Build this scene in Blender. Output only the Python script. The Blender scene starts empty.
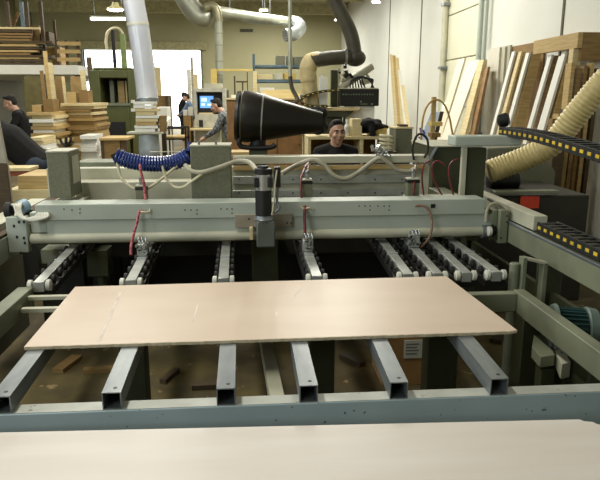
import bpy, bmesh, math, random
from mathutils import Vector, Matrix, Euler
random.seed(7)
scn = bpy.context.scene
COL = scn.collection
PI = math.pi

# ------------------------------------------------------------------ camera
F = 620.0; H = 1.65
PITCH = math.atan((240 - 97) / F)
YAW = math.atan(50 / math.hypot(F, 143))
fw = Vector((math.sin(YAW) * math.cos(PITCH), math.cos(YAW) * math.cos(PITCH), -math.sin(PITCH)))
rt = Vector((math.cos(YAW), -math.sin(YAW), 0))
up = rt.cross(fw)
cd = bpy.data.cameras.new('camera'); cam = bpy.data.objects.new('camera', cd); COL.objects.link(cam)
cd.sensor_width = 36; cd.lens = F / 600 * 36; cd.clip_start = 0.05; cd.clip_end = 200
R3 = Matrix((rt, up, -fw)).transposed()
cam.matrix_world = Matrix.Translation((0, 0, H)) @ R3.to_4x4()
scn.camera = cam

def ray(px, py): return rt * (px - 300) + up * (240 - py) + fw * F
def P(px, py, Y):                       # survey: photo point at distance Y -> x, z
    d = ray(px, py); t = Y / d.y
    return d.x * t, H + d.z * t
def V(px, py, Y):
    x, z = P(px, py, Y); return Vector((x, Y, z))
def RC(x0, y0, x1, y1, Y):              # photo rectangle at distance Y -> x0,x1,z0,z1
    a = P(x0, (y0 + y1) / 2, Y)[0]; b = P(x1, (y0 + y1) / 2, Y)[0]
    m = (x0 + x1) / 2
    return a, b, P(m, y1, Y)[1], P(m, y0, Y)[1]

# ------------------------------------------------------------------ materials
def lin(c):
    c /= 255.0
    return c / 12.92 if c <= 0.04045 else ((c + 0.055) / 1.055) ** 2.4
def rgb(*c): return (lin(c[0]), lin(c[1]), lin(c[2]), 1)
MATS = {}
def mat(name, c, rough=0.6, metal=0.0, c2=None, scale=8.0, stretch=(1, 1, 1), bump=0.0, spots=None, coat=0.0, detail=4, lo=0.35, hi=0.65):
    if name in MATS: return MATS[name]
    m = bpy.data.materials.new(name); m.use_nodes = True
    nt = m.node_tree; b = nt.nodes['Principled BSDF']
    b.inputs['Roughness'].default_value = rough; b.inputs['Metallic'].default_value = metal
    b.inputs['Coat Weight'].default_value = coat
    tc = nt.nodes.new('ShaderNodeTexCoord'); mp = nt.nodes.new('ShaderNodeMapping')
    mp.inputs['Scale'].default_value = stretch
    nt.links.new(tc.outputs['Object'], mp.inputs['Vector'])
    n = nt.nodes.new('ShaderNodeTexNoise'); n.inputs['Scale'].default_value = scale; n.inputs['Detail'].default_value = detail
    nt.links.new(mp.outputs['Vector'], n.inputs['Vector'])
    cr = nt.nodes.new('ShaderNodeValToRGB')
    if c2 is None: c2 = tuple(v * 0.86 for v in c)
    cr.color_ramp.elements[0].position = lo; cr.color_ramp.elements[0].color = rgb(*c2)
    cr.color_ramp.elements[1].position = hi; cr.color_ramp.elements[1].color = rgb(*c)
    nt.links.new(n.outputs['Fac'], cr.inputs['Fac'])
    out = cr.outputs['Color']
    if spots:
        sc, th, sp = spots
        n2 = nt.nodes.new('ShaderNodeTexNoise'); n2.inputs['Scale'].default_value = sc; n2.inputs['Detail'].default_value = 3
        nt.links.new(tc.outputs['Object'], n2.inputs['Vector'])
        r2 = nt.nodes.new('ShaderNodeValToRGB')
        r2.color_ramp.elements[0].position = th; r2.color_ramp.elements[0].color = (0, 0, 0, 1)
        r2.color_ramp.elements[1].position = th + 0.03; r2.color_ramp.elements[1].color = (1, 1, 1, 1)
        nt.links.new(n2.outputs['Fac'], r2.inputs['Fac'])
        mx = nt.nodes.new('ShaderNodeMix'); mx.data_type = 'RGBA'
        nt.links.new(r2.outputs['Color'], mx.inputs[0]); nt.links.new(out, mx.inputs[6]); mx.inputs[7].default_value = rgb(*sp)
        out = mx.outputs[2]
    nt.links.new(out, b.inputs['Base Color'])
    if bump:
        bp = nt.nodes.new('ShaderNodeBump'); bp.inputs['Strength'].default_value = bump; bp.inputs['Distance'].default_value = 0.01
        nt.links.new(n.outputs['Fac'], bp.inputs['Height']); nt.links.new(bp.outputs['Normal'], b.inputs['Normal'])
    MATS[name] = m; return m
def emit(name, c, s):
    if name in MATS: return MATS[name]
    m = bpy.data.materials.new(name); m.use_nodes = True
    b = m.node_tree.nodes['Principled BSDF']; b.inputs['Base Color'].default_value = rgb(*c)
    b.inputs['Emission Color'].default_value = rgb(*c); b.inputs['Emission Strength'].default_value = s
    MATS[name] = m; return m

paint = mat('grey_machine_paint', (180, 187, 174), 0.45, c2=(168, 176, 162), scale=3)
paint_blue = mat('blue_grey_frame_paint', (172, 190, 191), 0.45, c2=(162, 180, 181), scale=4, spots=(48, 0.69, (84, 92, 88)))
paint_dim = mat('dimmed_grey_paint', (126, 130, 106), 0.5, scale=5)  # machine paint with the dimness of the right side put into its colour
olive = mat('olive_grey_enamel', (112, 112, 90), 0.55, c2=(100, 101, 80), scale=60)
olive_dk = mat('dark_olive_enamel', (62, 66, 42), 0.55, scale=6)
green = mat('green_enamel', (86, 90, 44), 0.5, c2=(78, 82, 38), scale=4)
cream = mat('cream_plate', (196, 194, 170), 0.5, scale=3)
steel = mat('galvanised_steel', (142, 147, 146), 0.42, 0.5, c2=(112, 118, 120), scale=14, stretch=(1, .2, 1))
steel_top = mat('scuffed_steel', (180, 182, 172), 0.5, 0.1, c2=(160, 162, 152), scale=9, spots=(14, .68, (104, 104, 98)))
steel_edge = mat('cut_steel', (196, 200, 200), 0.35, 0.6)
chrome = mat('bright_steel', (205, 208, 206), 0.25, 0.8)
alu = mat('aluminium', (190, 192, 184), 0.35, 0.5)
duct = mat('galvanised_duct', (178, 180, 164), 0.4, 0.45, c2=(150, 152, 136), scale=3)
black = mat('black_plastic', (22, 22, 20), 0.5, scale=10)
rubber = mat('black_rubber', (30, 30, 26), 0.65)
blackcloth = mat('black_cloth', (18, 17, 16), 0.95, scale=30)
cone_m = mat('black_sheet_metal', (30, 27, 20), 0.38, c2=(24, 22, 16), scale=5)
whitep = mat('white_nylon', (226, 224, 208), 0.4)
white = mat('white_laminate', (226, 225, 214), 0.5, c2=(218, 217, 204), scale=2)
mdf = mat('pinkish_board', (212, 192, 170), 0.42, c2=(206, 185, 162), scale=3, stretch=(.6, 2, 1), spots=(3, .74, (212, 196, 182)))
mdf_edge = mat('raw_board_edge', (206, 192, 160), 0.8, scale=60)
ply = mat('pale_plywood', (222, 214, 204), 0.45, c2=(212, 202, 190), scale=2.2, stretch=(.5, 4, 1), spots=(7, 0.72, (196, 176, 150)))
wood = mat('pine_wood', (190, 164, 108), 0.65, c2=(172, 144, 90), scale=5, stretch=(1, 1, 9))
wood_l = mat('light_wood', (214, 198, 152), 0.65, c2=(200, 182, 132), scale=5, stretch=(1, 1, 9))
wood_b = mat('brown_board', (140, 112, 64), 0.7, c2=(122, 95, 52), scale=5, stretch=(1, 1, 8))
wood_d = mat('dark_brown_board', (80, 64, 38), 0.7, c2=(66, 52, 30), scale=5, stretch=(1, 1, 8))
wood_y = mat('yellow_timber', (214, 190, 110), 0.65, c2=(200, 172, 96), scale=5, stretch=(1, 1, 9))
chip = mat('chipboard', (166, 138, 84), 0.8, c2=(150, 122, 70), scale=60)
redhose = mat('red_hose', (128, 42, 44), 0.4, c2=(70, 34, 32), scale=40)
pinkhose = mat('pink_hose', (196, 120, 120), 0.4, c2=(150, 50, 60), scale=60, lo=.45, hi=.55)
bluehose = mat('blue_coil', (30, 52, 120), 0.3, coat=.3)
creamhose = mat('cream_hose', (214, 206, 172), 0.45)
ochre = mat('ochre_hose', (190, 150, 70), 0.5)
darkhose = mat('dark_grey_hose', (74, 70, 56), 0.55, c2=(60, 56, 44), scale=6)
ribhose = mat('beige_ribbed_hose', (206, 188, 130), 0.4, c2=(192, 172, 112), scale=20)
yellow = mat('yellow_insert', (224, 192, 50), 0.5)
red = mat('orange_red_sign', (226, 72, 42), 0.6)
skin = mat('skin', (200, 160, 136), 0.55, c2=(192, 150, 126))
hair = mat('dark_hair', (26, 20, 16), 0.8, scale=60)
jeans = mat('dark_jeans', (44, 54, 66), 0.9, scale=40)
teal = mat('teal_motor', (42, 72, 70), 0.45)
bluepaint = mat('blue_rack_paint', (92, 116, 130), 0.5)
card = mat('cardboard', (170, 130, 80), 0.85)
plastic_film = mat('pale_plastic_duct', (212, 214, 220), 0.18, 0.0, c2=(196, 200, 208), scale=2, coat=.4)
eye_w = mat('eye_white', (200, 190, 180), 0.4)
glass_dk = mat('dark_glass', (14, 16, 20), 0.1)
screen = emit('lit_screen', (96, 150, 215), 1.3)
lamp_e = emit('lamp_glow', (255, 246, 250), 14)

nb = mat('near_black', (26, 25, 18), .7)  # deep shade under the machine, put into the colour
def plaid():
    m = bpy.data.materials.new('plaid_cloth'); m.use_nodes = True; nt = m.node_tree; b = nt.nodes['Principled BSDF']
    b.inputs['Roughness'].default_value = .9
    tc = nt.nodes.new('ShaderNodeTexCoord'); ck = nt.nodes.new('ShaderNodeTexChecker'); ck.inputs['Scale'].default_value = 22
    ck.inputs['Color1'].default_value = rgb(60, 74, 84); ck.inputs['Color2'].default_value = rgb(150, 152, 150)
    nt.links.new(tc.outputs['Object'], ck.inputs['Vector'])
    mp = nt.nodes.new('ShaderNodeMapping'); mp.inputs['Location'].default_value = (.023, .023, .023); nt.links.new(tc.outputs['Object'], mp.inputs['Vector'])
    k2 = nt.nodes.new('ShaderNodeTexChecker'); k2.inputs['Scale'].default_value = 11
    k2.inputs['Color1'].default_value = rgb(50, 60, 72); k2.inputs['Color2'].default_value = rgb(120, 124, 126)
    nt.links.new(mp.outputs['Vector'], k2.inputs['Vector'])
    mx = nt.nodes.new('ShaderNodeMix'); mx.data_type = 'RGBA'; mx.inputs[0].default_value = .5
    nt.links.new(ck.outputs['Color'], mx.inputs[6]); nt.links.new(k2.outputs['Color'], mx.inputs[7]); nt.links.new(mx.outputs[2], b.inputs['Base Color'])
    return m
plaid_m = plaid()

# ------------------------------------------------------------------ mesh builder
class MB:
    def __init__(s): s.v = []; s.f = []
    def add(s, vs, fs):
        o = len(s.v); s.v += [Vector(v) for v in vs]; s.f += [tuple(i + o for i in f) for f in fs]; return s
    def box(s, x0, x1, y0, y1, z0, z1):
        x0, x1 = sorted((x0, x1)); y0, y1 = sorted((y0, y1)); z0, z1 = sorted((z0, z1))
        return s.add([(x0, y0, z0), (x1, y0, z0), (x1, y1, z0), (x0, y1, z0), (x0, y0, z1), (x1, y0, z1), (x1, y1, z1), (x0, y1, z1)],
                     [(0, 3, 2, 1), (4, 5, 6, 7), (0, 1, 5, 4), (1, 2, 6, 5), (2, 3, 7, 6), (3, 0, 4, 7)])
    def bar(s, p0, p1, w, d, upv=(0, 0, 1)):             # rectangular bar between two points
        p0 = Vector(p0); p1 = Vector(p1); ax = (p1 - p0).normalized(); u = Vector(upv)
        if abs(ax.dot(u)) > .98: u = Vector((0, 1, 0))
        a = ax.cross(u).normalized(); b = a.cross(ax).normalized()
        vs = []
        for p in (p0, p1):
            for sa, sb in ((-1, -1), (1, -1), (1, 1), (-1, 1)): vs.append(p + a * sa * w / 2 + b * sb * d / 2)
        return s.add(vs, [(3, 2, 1, 0), (4, 5, 6, 7), (0, 1, 5, 4), (1, 2, 6, 5), (2, 3, 7, 6), (3, 0, 4, 7)])
    def tube(s, pts, r, n=10, caps=True):
        pts = [Vector(p) for p in pts]; rs = r if isinstance(r, (list, tuple)) else [r] * len(pts)
        prev = None; rings = []
        for i, p in enumerate(pts):
            t = (pts[min(i + 1, len(pts) - 1)] - pts[max(i - 1, 0)])
            t = t.normalized() if t.length > 1e-9 else Vector((0, 0, 1))
            if prev is None:
                a = t.orthogonal().normalized()
            else:
                a = prev - t * prev.dot(t); a = a.normalized() if a.length > 1e-6 else t.orthogonal().normalized()
            prev = a; b = t.cross(a)
            rings.append([p + (a * math.cos(2 * PI * k / n) + b * math.sin(2 * PI * k / n)) * rs[i] for k in range(n)])
        vs = [v for q in rings for v in q]; fs = []
        for i in range(len(pts) - 1):
            for k in range(n):
                fs.append((i * n + k, i * n + (k + 1) % n, (i + 1) * n + (k + 1) % n, (i + 1) * n + k))
        if caps:
            fs.append(tuple(reversed(range(n)))); fs.append(tuple((len(pts) - 1) * n + k for k in range(n)))
        return s.add(vs, fs)
    def cyl(s, p0, p1, r, r2=None, n=20): return s.tube([p0, p1], [r, r if r2 is None else r2], n)
    def lathe(s, p0, p1, prof, n=28):                      # prof: (t along axis in m, radius)
        p0 = Vector(p0); ax = (Vector(p1) - p0).normalized()
        a = ax.orthogonal().normalized(); b = ax.cross(a); vs = []; fs = []
        for t, r in prof:
            for k in range(n): vs.append(p0 + ax * t + (a * math.cos(2 * PI * k / n) + b * math.sin(2 * PI * k / n)) * r)
        for i in range(len(prof) - 1):
            for k in range(n): fs.append((i * n + k, i * n + (k + 1) % n, (i + 1) * n + (k + 1) % n, (i + 1) * n + k))
        fs.append(tuple(reversed(range(n)))); fs.append(tuple((len(prof) - 1) * n + k for k in range(n)))
        return s.add(vs, fs)
    def prism(s, poly, d, off):                            # poly of 3d points extruded by vector
        n = len(poly); off = Vector(off); vs = [Vector(p) for p in poly] + [Vector(p) + off for p in poly]
        fs = [tuple(range(n)), tuple(reversed(range(n, 2 * n)))] + [(k, n + k, n + (k + 1) % n, (k + 1) % n) for k in range(n)]
        return s.add(vs, fs)
    def ell(s, c, r, rot=None, n=16, m=10):
        c = Vector(c); M = Euler(rot).to_matrix() if rot else Matrix.Identity(3); vs = []; fs = []
        if not isinstance(r, (tuple, list)): r = (r, r, r)
        vs.append(c + M @ Vector((0, 0, -r[2])))
        for i in range(1, m):
            a = -PI / 2 + PI * i / m
            for k in range(n):
                vs.append(c + M @ Vector((r[0] * math.cos(a) * math.cos(2 * PI * k / n), r[1] * math.cos(a) * math.sin(2 * PI * k / n), r[2] * math.sin(a))))
        vs.append(c + M @ Vector((0, 0, r[2])))
        for k in range(n): fs.append((0, 1 + (k + 1) % n, 1 + k))
        for i in range(m - 2):
            for k in range(n): fs.append((1 + i * n + k, 1 + i * n + (k + 1) % n, 1 + (i + 1) * n + (k + 1) % n, 1 + (i + 1) * n + k))
        L = len(vs) - 1; q = 1 + (m - 2) * n
        for k in range(n): fs.append((q + k, q + (k + 1) % n, L))
        return s.add(vs, fs)
    def build(s, name, m, parent=None, bevel=0.0, fuse=0.0, smooth=3, angle=38):
        base = Vector((0, 0, 0))
        if parent is not None:
            q = parent
            while q is not None: base += q.location; q = q.parent
        else:
            xs = [v.x for v in s.v]; ys = [v.y for v in s.v]; zs = [v.z for v in s.v]
            base = Vector(((min(xs) + max(xs)) / 2, (min(ys) + max(ys)) / 2, min(zs)))
        me = bpy.data.meshes.new(name); me.from_pydata([v - base for v in s.v], [], s.f)
        bm = bmesh.new(); bm.from_mesh(me); bmesh.ops.recalc_face_normals(bm, faces=bm.faces); bm.to_mesh(me); bm.free()
        me.materials.append(m)
        o = bpy.data.objects.new(name, me); COL.objects.link(o)
        if fuse:
            md = o.modifiers.new('r', 'REMESH'); md.mode = 'VOXEL'; md.voxel_size = fuse
            if smooth:
                sm = o.modifiers.new('s', 'SMOOTH'); sm.iterations = smooth; sm.factor = .5
            bpy.context.view_layer.update()
            dg = bpy.context.evaluated_depsgraph_get(); nm = bpy.data.meshes.new_from_object(o.evaluated_get(dg))
            o.modifiers.clear(); o.data = nm; me = nm; nm.name = name
            if not nm.materials: nm.materials.append(m)
            angle = 180
        if parent is not None: o.parent = parent
        else: o.location = base
        me.shade_smooth()
        if angle < 180: me.set_sharp_from_angle(angle=math.radians(angle))
        if bevel:
            bv = o.modifiers.new('bevel', 'BEVEL'); bv.width = bevel; bv.segments = 2; bv.limit_method = 'ANGLE'; bv.angle_limit = math.radians(40)
        return o

def tag(o, label, cat, group=None, kind=None):
    o['label'] = label; o['category'] = cat
    if group: o['group'] = group
    if kind: o['kind'] = kind
    return o
def thing(name, label, cat, loc, group=None):
    o = bpy.data.objects.new(name, None); COL.objects.link(o); o.location = loc; o.empty_display_size = .1
    return tag(o, label, cat, group)
def struct(name, mb, m, bevel=0, parent=None):
    o = mb.build(name, m, parent, bevel); o['kind'] = 'structure'; return o
def copy_tree(o, loc=None, parent=None):
    c = o.copy(); COL.objects.link(c)
    if parent: c.parent = parent
    if loc is not None: c.location = loc
    for ch in list(o.children): copy_tree(ch, None, c)
    return c
def bez(p, n=14):                                          # smooth curve through points
    p = [Vector(q) for q in p]; out = []
    for i in range(len(p) - 1):
        p0 = p[max(i - 1, 0)]; p1 = p[i]; p2 = p[i + 1]; p3 = p[min(i + 2, len(p) - 1)]
        for k in range(n):
            t = k / n
            out.append(.5 * ((2 * p1) + (p2 - p0) * t + (2 * p0 - 5 * p1 + 4 * p2 - p3) * t * t + (3 * p1 - p0 - 3 * p2 + p3) * t ** 3))
    out.append(p[-1]); return out
ORD = ['first', 'second', 'third', 'fourth', 'fifth', 'sixth', 'seventh', 'eighth', 'ninth', 'tenth', 'eleventh', 'twelfth', 'thirteenth', 'fourteenth', 'fifteenth', 'sixteenth', 'seventeenth', 'eighteenth', 'nineteenth', 'twentieth', 'twenty-first', 'twenty-second', 'twenty-third',
       'twenty-fourth', 'twenty-fifth', 'twenty-sixth', 'twenty-seventh', 'twenty-eighth', 'twenty-ninth', 'thirtieth'] + ['thirty-' + w for w in ('first', 'second', 'third', 'fourth', 'fifth', 'sixth', 'seventh', 'eighth', 'ninth')] + ['fortieth'] + ['forty-' + w for w in ('first', 'second', 'third', 'fourth', 'fifth', 'sixth', 'seventh', 'eighth', 'ninth')]

# ================================================================== THE SETTING
XR = 4.0; XL = -9.0; YB = 28.0; YF = -3.0; ZC = 5.3
floor_m = mat('workshop_floor', (108, 94, 54), 0.8, c2=(64, 55, 30), scale=2.5, bump=.2, spots=(9, 0.66, (150, 126, 84)))
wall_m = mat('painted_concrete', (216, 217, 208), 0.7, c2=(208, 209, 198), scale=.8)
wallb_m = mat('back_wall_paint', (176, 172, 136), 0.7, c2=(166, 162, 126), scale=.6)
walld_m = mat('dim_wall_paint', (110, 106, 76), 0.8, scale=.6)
ceil_m = mat('ceiling_boards', (168, 165, 138), 0.8, scale=.5)
beam_m = mat('roof_beam_paint', (176, 170, 130), 0.7)
seam_m = mat('joint_seal', (96, 90, 66), 0.8)
struct('floor', MB().box(XL, XR, YF, YB + 8, -.2, 0), floor_m)
struct('ceiling', MB().box(XL, XR, YF, YB, ZC, ZC + .2), ceil_m)
struct('wall_right', MB().box(XR, XR + .25, YF, YB + .3, 0, ZC), wall_m)
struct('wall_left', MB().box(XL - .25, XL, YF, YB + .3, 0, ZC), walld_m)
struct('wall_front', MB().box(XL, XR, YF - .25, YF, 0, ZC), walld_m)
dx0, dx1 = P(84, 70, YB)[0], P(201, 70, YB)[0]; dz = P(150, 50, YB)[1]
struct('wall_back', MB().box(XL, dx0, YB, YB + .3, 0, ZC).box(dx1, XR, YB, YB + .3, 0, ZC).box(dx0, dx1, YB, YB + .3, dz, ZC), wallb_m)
hx0, hx1, hz0, hz1 = RC(150, 42, 207, 50, YB)
struct('trim_1', MB().box(dx0 - .2, hx1, YB - .3, YB, hz0, hz1), mat('door_header_paint', (176, 170, 128), .6), .02)      # roller shutter housing over the doorway
d1 = MB().box(dx0 - .08, dx0, YB - .05, YB + .3, 0, dz).box(dx1, dx1 + .08, YB - .05, YB + .3, 0, dz)
struct('door_1', d1, paint_dim)
struct('trim_2', MB().box(XL, XR, 26.2, 26.5, 4.9, ZC).box(XL, XR, 22.5, 22.8, 4.9, ZC).box(XL, XR, 17.0, 17.3, 4.95, ZC), beam_m)
for i, (px, y0, y1) in enumerate(((386, 0, 0), (417, 0, 0), (559, 0, 0))):
    Y = XR * 620 / (px - 250) * 1.0
    Y *= 1.003
    struct('trim_%d' % (3 + i), MB().box(XR - .012, XR, Y - .025, Y + .025, 0, ZC), seam_m)
# pale fibre panels fixed to the right wall behind the pipes
Y0, Y1 = 10.9, 13.0
pan = MB()
for zz in ((0, 1.45), (1.47, 2.35), (2.37, 3.2), (3.22, 4.2)): pan.box(XR - .05, XR, Y0, Y1, zz[0], zz[1])
struct('trim_6', pan, mat('wall_panel_paint', (214, 212, 188), .7, c2=(208, 206, 180), scale=1), .008)
# daylight slot in the right wall
sx = XR * 620 / (446.5 - 250)
struct('window_1', MB().box(XR - .07, XR - .05, sx - .14, sx + .14, P(446, 122, sx)[1], P(446, 103, sx)[1]), emit('daylight_pane', (240, 246, 255), 2.0))

# ================================================================== INFEED FRAME (nearest steel bench)
ZT = .788; TB = .057
base = thing('infeed_frame', 'blue grey steel infeed table frame carrying the six square tubes', 'machine frame', (0.1, 2.3, 0))
zb = ZT - TB
fx0, fx1 = -1.12, 1.298
MB().box(-1.12, 1.318, 1.742, 1.80, zb - .13, zb).build('front_beam', paint_blue, base, .004)
MB().box(-1.118, 1.316, 1.744, 1.798, zb + .0002, zb + .0012).build('worn_top', steel_top, base)
MB().box(1.262, 1.318, 1.801, 2.80, zb - .1, zb + .006).build('side_beam', paint_dim, base, .004)
MB().box(-1.12, -1.05, 1.801, 2.93, zb - .06, zb + .035).build('side_beam', paint_dim, base, .004)
MB().box(-.55, 1.261, 2.745, 2.80, zb - .09, zb).build('rear_beam', paint_dim, base, .004)
MB().box(-1.049, -.551, 2.84, 2.87, zb - .004, zb + .012).build('thin_bar', cream, base)
MB().box(-1.049, -.551, 2.74, 2.77, zb - .03, zb - .012).build('thin_bar', cream, base)
for px0, px1, Yy in ((123, 148, 2.76), (309, 333, 2.76), (424, 453, 2.76), (514, 540, 2.7)):
    a, b = P(px0, 380, Yy)[0], P(px1, 380, Yy)[0]
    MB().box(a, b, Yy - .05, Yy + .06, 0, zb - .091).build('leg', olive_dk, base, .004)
for xx in (-1.08, 1.285):
    MB().box(xx - .028, xx + .028, 1.745, 1.797, 0, zb - .131).build('leg', paint_blue, base, .004)
lx = P(273, 402, 1.85)[0]
MB().bar((lx + .02, 1.801, .66), (lx - .02, 2.745, .62), .05, .05).build('tie_bar', cream, base, .003)
# hollow square tubes
def hollow(xc, y0, y1, dx=0):
    m = MB(); h = TB / 2; t = .0035; z0 = ZT - TB; vs = []
    for y in (y0, y1):
        for q in (h, h - t):
            e = xc + (dx if y == y1 else 0); vs += [(e - q, y, z0 + h - q), (e + q, y, z0 + h - q), (e + q, y, z0 + h + q), (e - q, y, z0 + h + q)]
    fs = []
    for k in range(4):
        j = (k + 1) % 4
        fs += [(k, j, 8 + j, 8 + k), (4 + k, 12 + k, 12 + j, 4 + j), (k, 4 + k, 4 + j, j), (8 + k, 8 + j, 12 + j, 12 + k)]
    m.add(vs, fs); return m
tube_x = [(-0.752, -.03), (-0.430, -.028), (-0.089, -.015), (0.164, -.006), (0.446, .03), (0.767, .032)]
for xc, dxx_ in tube_x:
    tb = hollow(xc, 1.745, 2.788, dxx_).build('support_tube', steel, base)
    MB().cyl((xc + .006, 1.775, ZT - .0005), (xc + .006, 1.775, ZT + .0006), .0065, n=12).build('bolt_hole', black, tb)

# ================================================================== THE BOARDS
bp = thing('board_panel', 'pinkish beige board lying across the steel tubes', 'board', (.08, 2.45, ZT))
c = [(-.802, 2.093), (.955, 2.104), (.981, 2.112), (.937, 2.836), (-.816, 2.80)]
m = MB().prism([(x, y, ZT + .0015) for x, y in c], 0, (0, 0, .0115)); m.build('panel_face', mdf, bp, .0015)
for (a_, b_, c_, d_, w_) in ((121, 291, 99, 341, .012), (198, 303, 193, 322, .006), (276, 312, 277, 316, .008), (300, 289, 292, 299, .006)):
    pq = []
    for (u_, v_) in ((a_, b_), (c_, d_)):
        dd_ = ray(u_, v_); t_ = (ZT + .0132 - H) / dd_.z; pq.append(Vector((dd_.x * t_, dd_.y * t_, ZT + .0133)))
    MB().bar(pq[0], pq[1], w_, .0003).build('scuff_mark', mat('pale_scuff', (232, 216, 200), .6), bp)
# rough torn front edge
random.seed(3); em = MB(); n = 90
for k in range(n):
    t0 = k / n; x0 = -.80 + t0 * 1.755; x1 = -.80 + (k + 1) / n * 1.755
    yy = 2.0935 + (x0 + .8) / 1.76 * .011; d = random.uniform(.001, .004)
    em.box(x0, x1, yy - d, yy + .002, ZT + .0018, ZT + .0122)
em.build('torn_edge', mdf_edge, bp)
# foreground plywood on its trestles
pz = .722
sp = thing('plywood_sheet', 'large pale plywood sheet in the foreground with chipped far right corner', 'board', (.1, 1.1, pz - .015))
poly = [(-1.5, 1.69), (-.725, 1.655), (.955, 1.597), (.962, 1.585), (.985, 1.580), (.992, 1.566), (1.02, 1.556), (1.02, .45), (-1.5, .45)]
MB().prism([(x, y, pz - .015) for x, y in poly], 0, (0, 0, .015)).build('sheet_face', ply, sp, .001)
for k, yy in enumerate((.7, 1.42)):
    tr = thing('trestle', 'wooden trestle under the foreground plywood sheet, %s' % ('nearest the camera' if k == 0 else 'beside the blue grey beam'), 'trestle', (.0, yy, 0), 'trestles under the sheet')
    MB().box(-1.3, .9, yy - .04, yy + .04, pz - .105, pz - .0155).build('top_rail', wood, tr, .003)
    for xx in (-1.1, .7):
        for s in (-1, 1):
            MB().bar((xx, yy + s * .1, 0.0), (xx, yy + s * .02, pz - .106), .05, .035).build('leg', wood, tr)

# ================================================================== ROLLER TRACKS
def make_track():
    t = thing('roller_track', 'x', 'roller track', (0, 2.93, 0), 'roller tracks behind the board')
    MB().box(-.025, .025, 2.93, 5.0, ZT - .05, ZT).build('track_rail', alu, t, .002)
    MB().box(-.025, .025, 3.33, 3.352, ZT, ZT + .006).build('joint_strip', steel_edge, t)
    MB().box(-.05, .05, 2.955, 5.0, ZT - .085, ZT - .051).build('carrier', black, t)
    for s in (-1, 1):
        MB().lathe((s * .030, 2.950, ZT - .02), (s * .06, 2.950, ZT - .02), [(0, .020), (.004, .026), (.020, .026), (.024, .020)], 20).build('end_roller', whitep, t)
    proto = None
    for k in range(15):
        for s in (-1, 1):
            if proto is None:
                proto = MB().lathe((.031, 3.05, ZT - .022), (.06, 3.05, ZT - .022), [(0, .018), (.003, .024), (.016, .024), (.019, .018)], 14).build('roller', rubber, t)
                if s == -1: proto.location = (-.081, 0, 0)
            else:
                o = proto.copy(); COL.objects.link(o); o.location = (0 if s == 1 else -.081, .125 * k, 0)
    return t
trk = make_track()
tx = [(-1.025, .05, 'pale roller track at the far left, ending beside the left steel beam'),
      (-.591, .038, 'roller track under the leftmost valve block with the pink hose'),
      (-.145, .02, 'roller track left of the tall black spindle motor'),
      (.315, 0, 'roller track ending under the valve block with the dark red hose'),
      (.774, -.04, 'left one of four roller tracks right of the wide dark gap'),
      (.925, -.045, 'roller track carrying the valve block with the brown wire'),
      (1.074, -.045, 'third of the four roller tracks right of the wide dark gap'),
      (1.23, -.01, 'rightmost roller track, beside the round grey post')]
for i, (x, rz, lab) in enumerate(tx):
    o = trk if i == 0 else copy_tree(trk)
    o.location = (x, 2.93, 0); o.rotation_euler.z = rz; o['label'] = lab

# ================================================================== SIDE RAILS
rr = thing('gantry_rail', 'long grey green rail on the right that the gantry rides on', 'machine rail', (1.6, 3.2, 0))
MB().box(1.552, 1.60, 1.3, 4.6, .785, .900).build('rail_web', paint_dim, rr, .003)
MB().box(1.549, 1.566, 1.3, 4.6, .901, .915).build('guide_strip', steel, rr, .002)
MB().box(1.567, 1.70, 1.3, 3.30, .901, .912).build('chain_tray', olive_dk, rr, .002)
MB().box(1.575, 1.655, 3.301, 4.6, .916, 1.0).build('rail_cap', cream, rr, .004)
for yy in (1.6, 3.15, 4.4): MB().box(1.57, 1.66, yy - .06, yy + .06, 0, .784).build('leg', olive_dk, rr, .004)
MB().box(1.601, 1.63, 2.2, 4.34, .5, .62).build('cross_member', olive_dk, rr)
rl = thing('gantry_rail', 'long grey rail at the left edge under the gantry end plate', 'machine rail', (-1.5, 3.2, 0))
MB().box(-1.5, -1.402, 1.95, 4.6, .735, .872).build('rail_web', paint, rl, .003)
MB().box(-1.52, -1.405, 1.95, 4.6, .873, .89).build('guide_strip', wood_d, rl, .002)
MB().box(-1.60, -1.46, 1.95, 4.6, .891, .93).build('rail_cap', cream, rl, .003)
for yy in (2.1, 3.1, 4.4): MB().box(-1.5, -1.41, yy - .06, yy + .06, 0, .734).build('leg', olive_dk, rl, .004)

# ================================================================== GANTRY
G = 3.60
g = thing('gantry', 'wide grey machine gantry spanning both rails above the roller tracks', 'machine gantry', (.1, G + .3, .8))
gx0, gx1 = -1.235, 1.405
MB().box(gx0, gx1, G + .0, G + .16, .957, 1.05).build('front_beam', paint, g, .004)
MB().box(gx0 + .05, gx1 + .06, G + .012, G + .15, .872, .956).build('lower_panel', paint, g, .003)
MB().cyl((-1.28, G + .02, .848), (1.5, G + .02, .848), .030, n=24).build('round_bar', cream, g)
MB().box(-1.27, 1.45, G + .07, G + .13, .80, .871).build('lower_beam', olive_dk, g, .003)
hm = MB()
for grp in ((64, 209), (72, 210), (80, 209), (80, 213), (185, 210), (191, 210), (197, 210), (197, 214), (221, 209), (227, 209), (232, 209), (232, 213), (359, 206), (365, 206), (370, 206), (378, 206), (384, 206), (389, 206), (370, 210), (389, 210)):
    x, z = P(grp[0], grp[1], G); MB().cyl((x, G - .0015, z), (x, G + .004, z), .0042, n=8).build('bolt_hole', black, g)

x, z = P(433, 206, G); MB().box(x - .014, x + .014, G - .002, G + .003, z - .012, z + .012).build('square_port', black, g)
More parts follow.
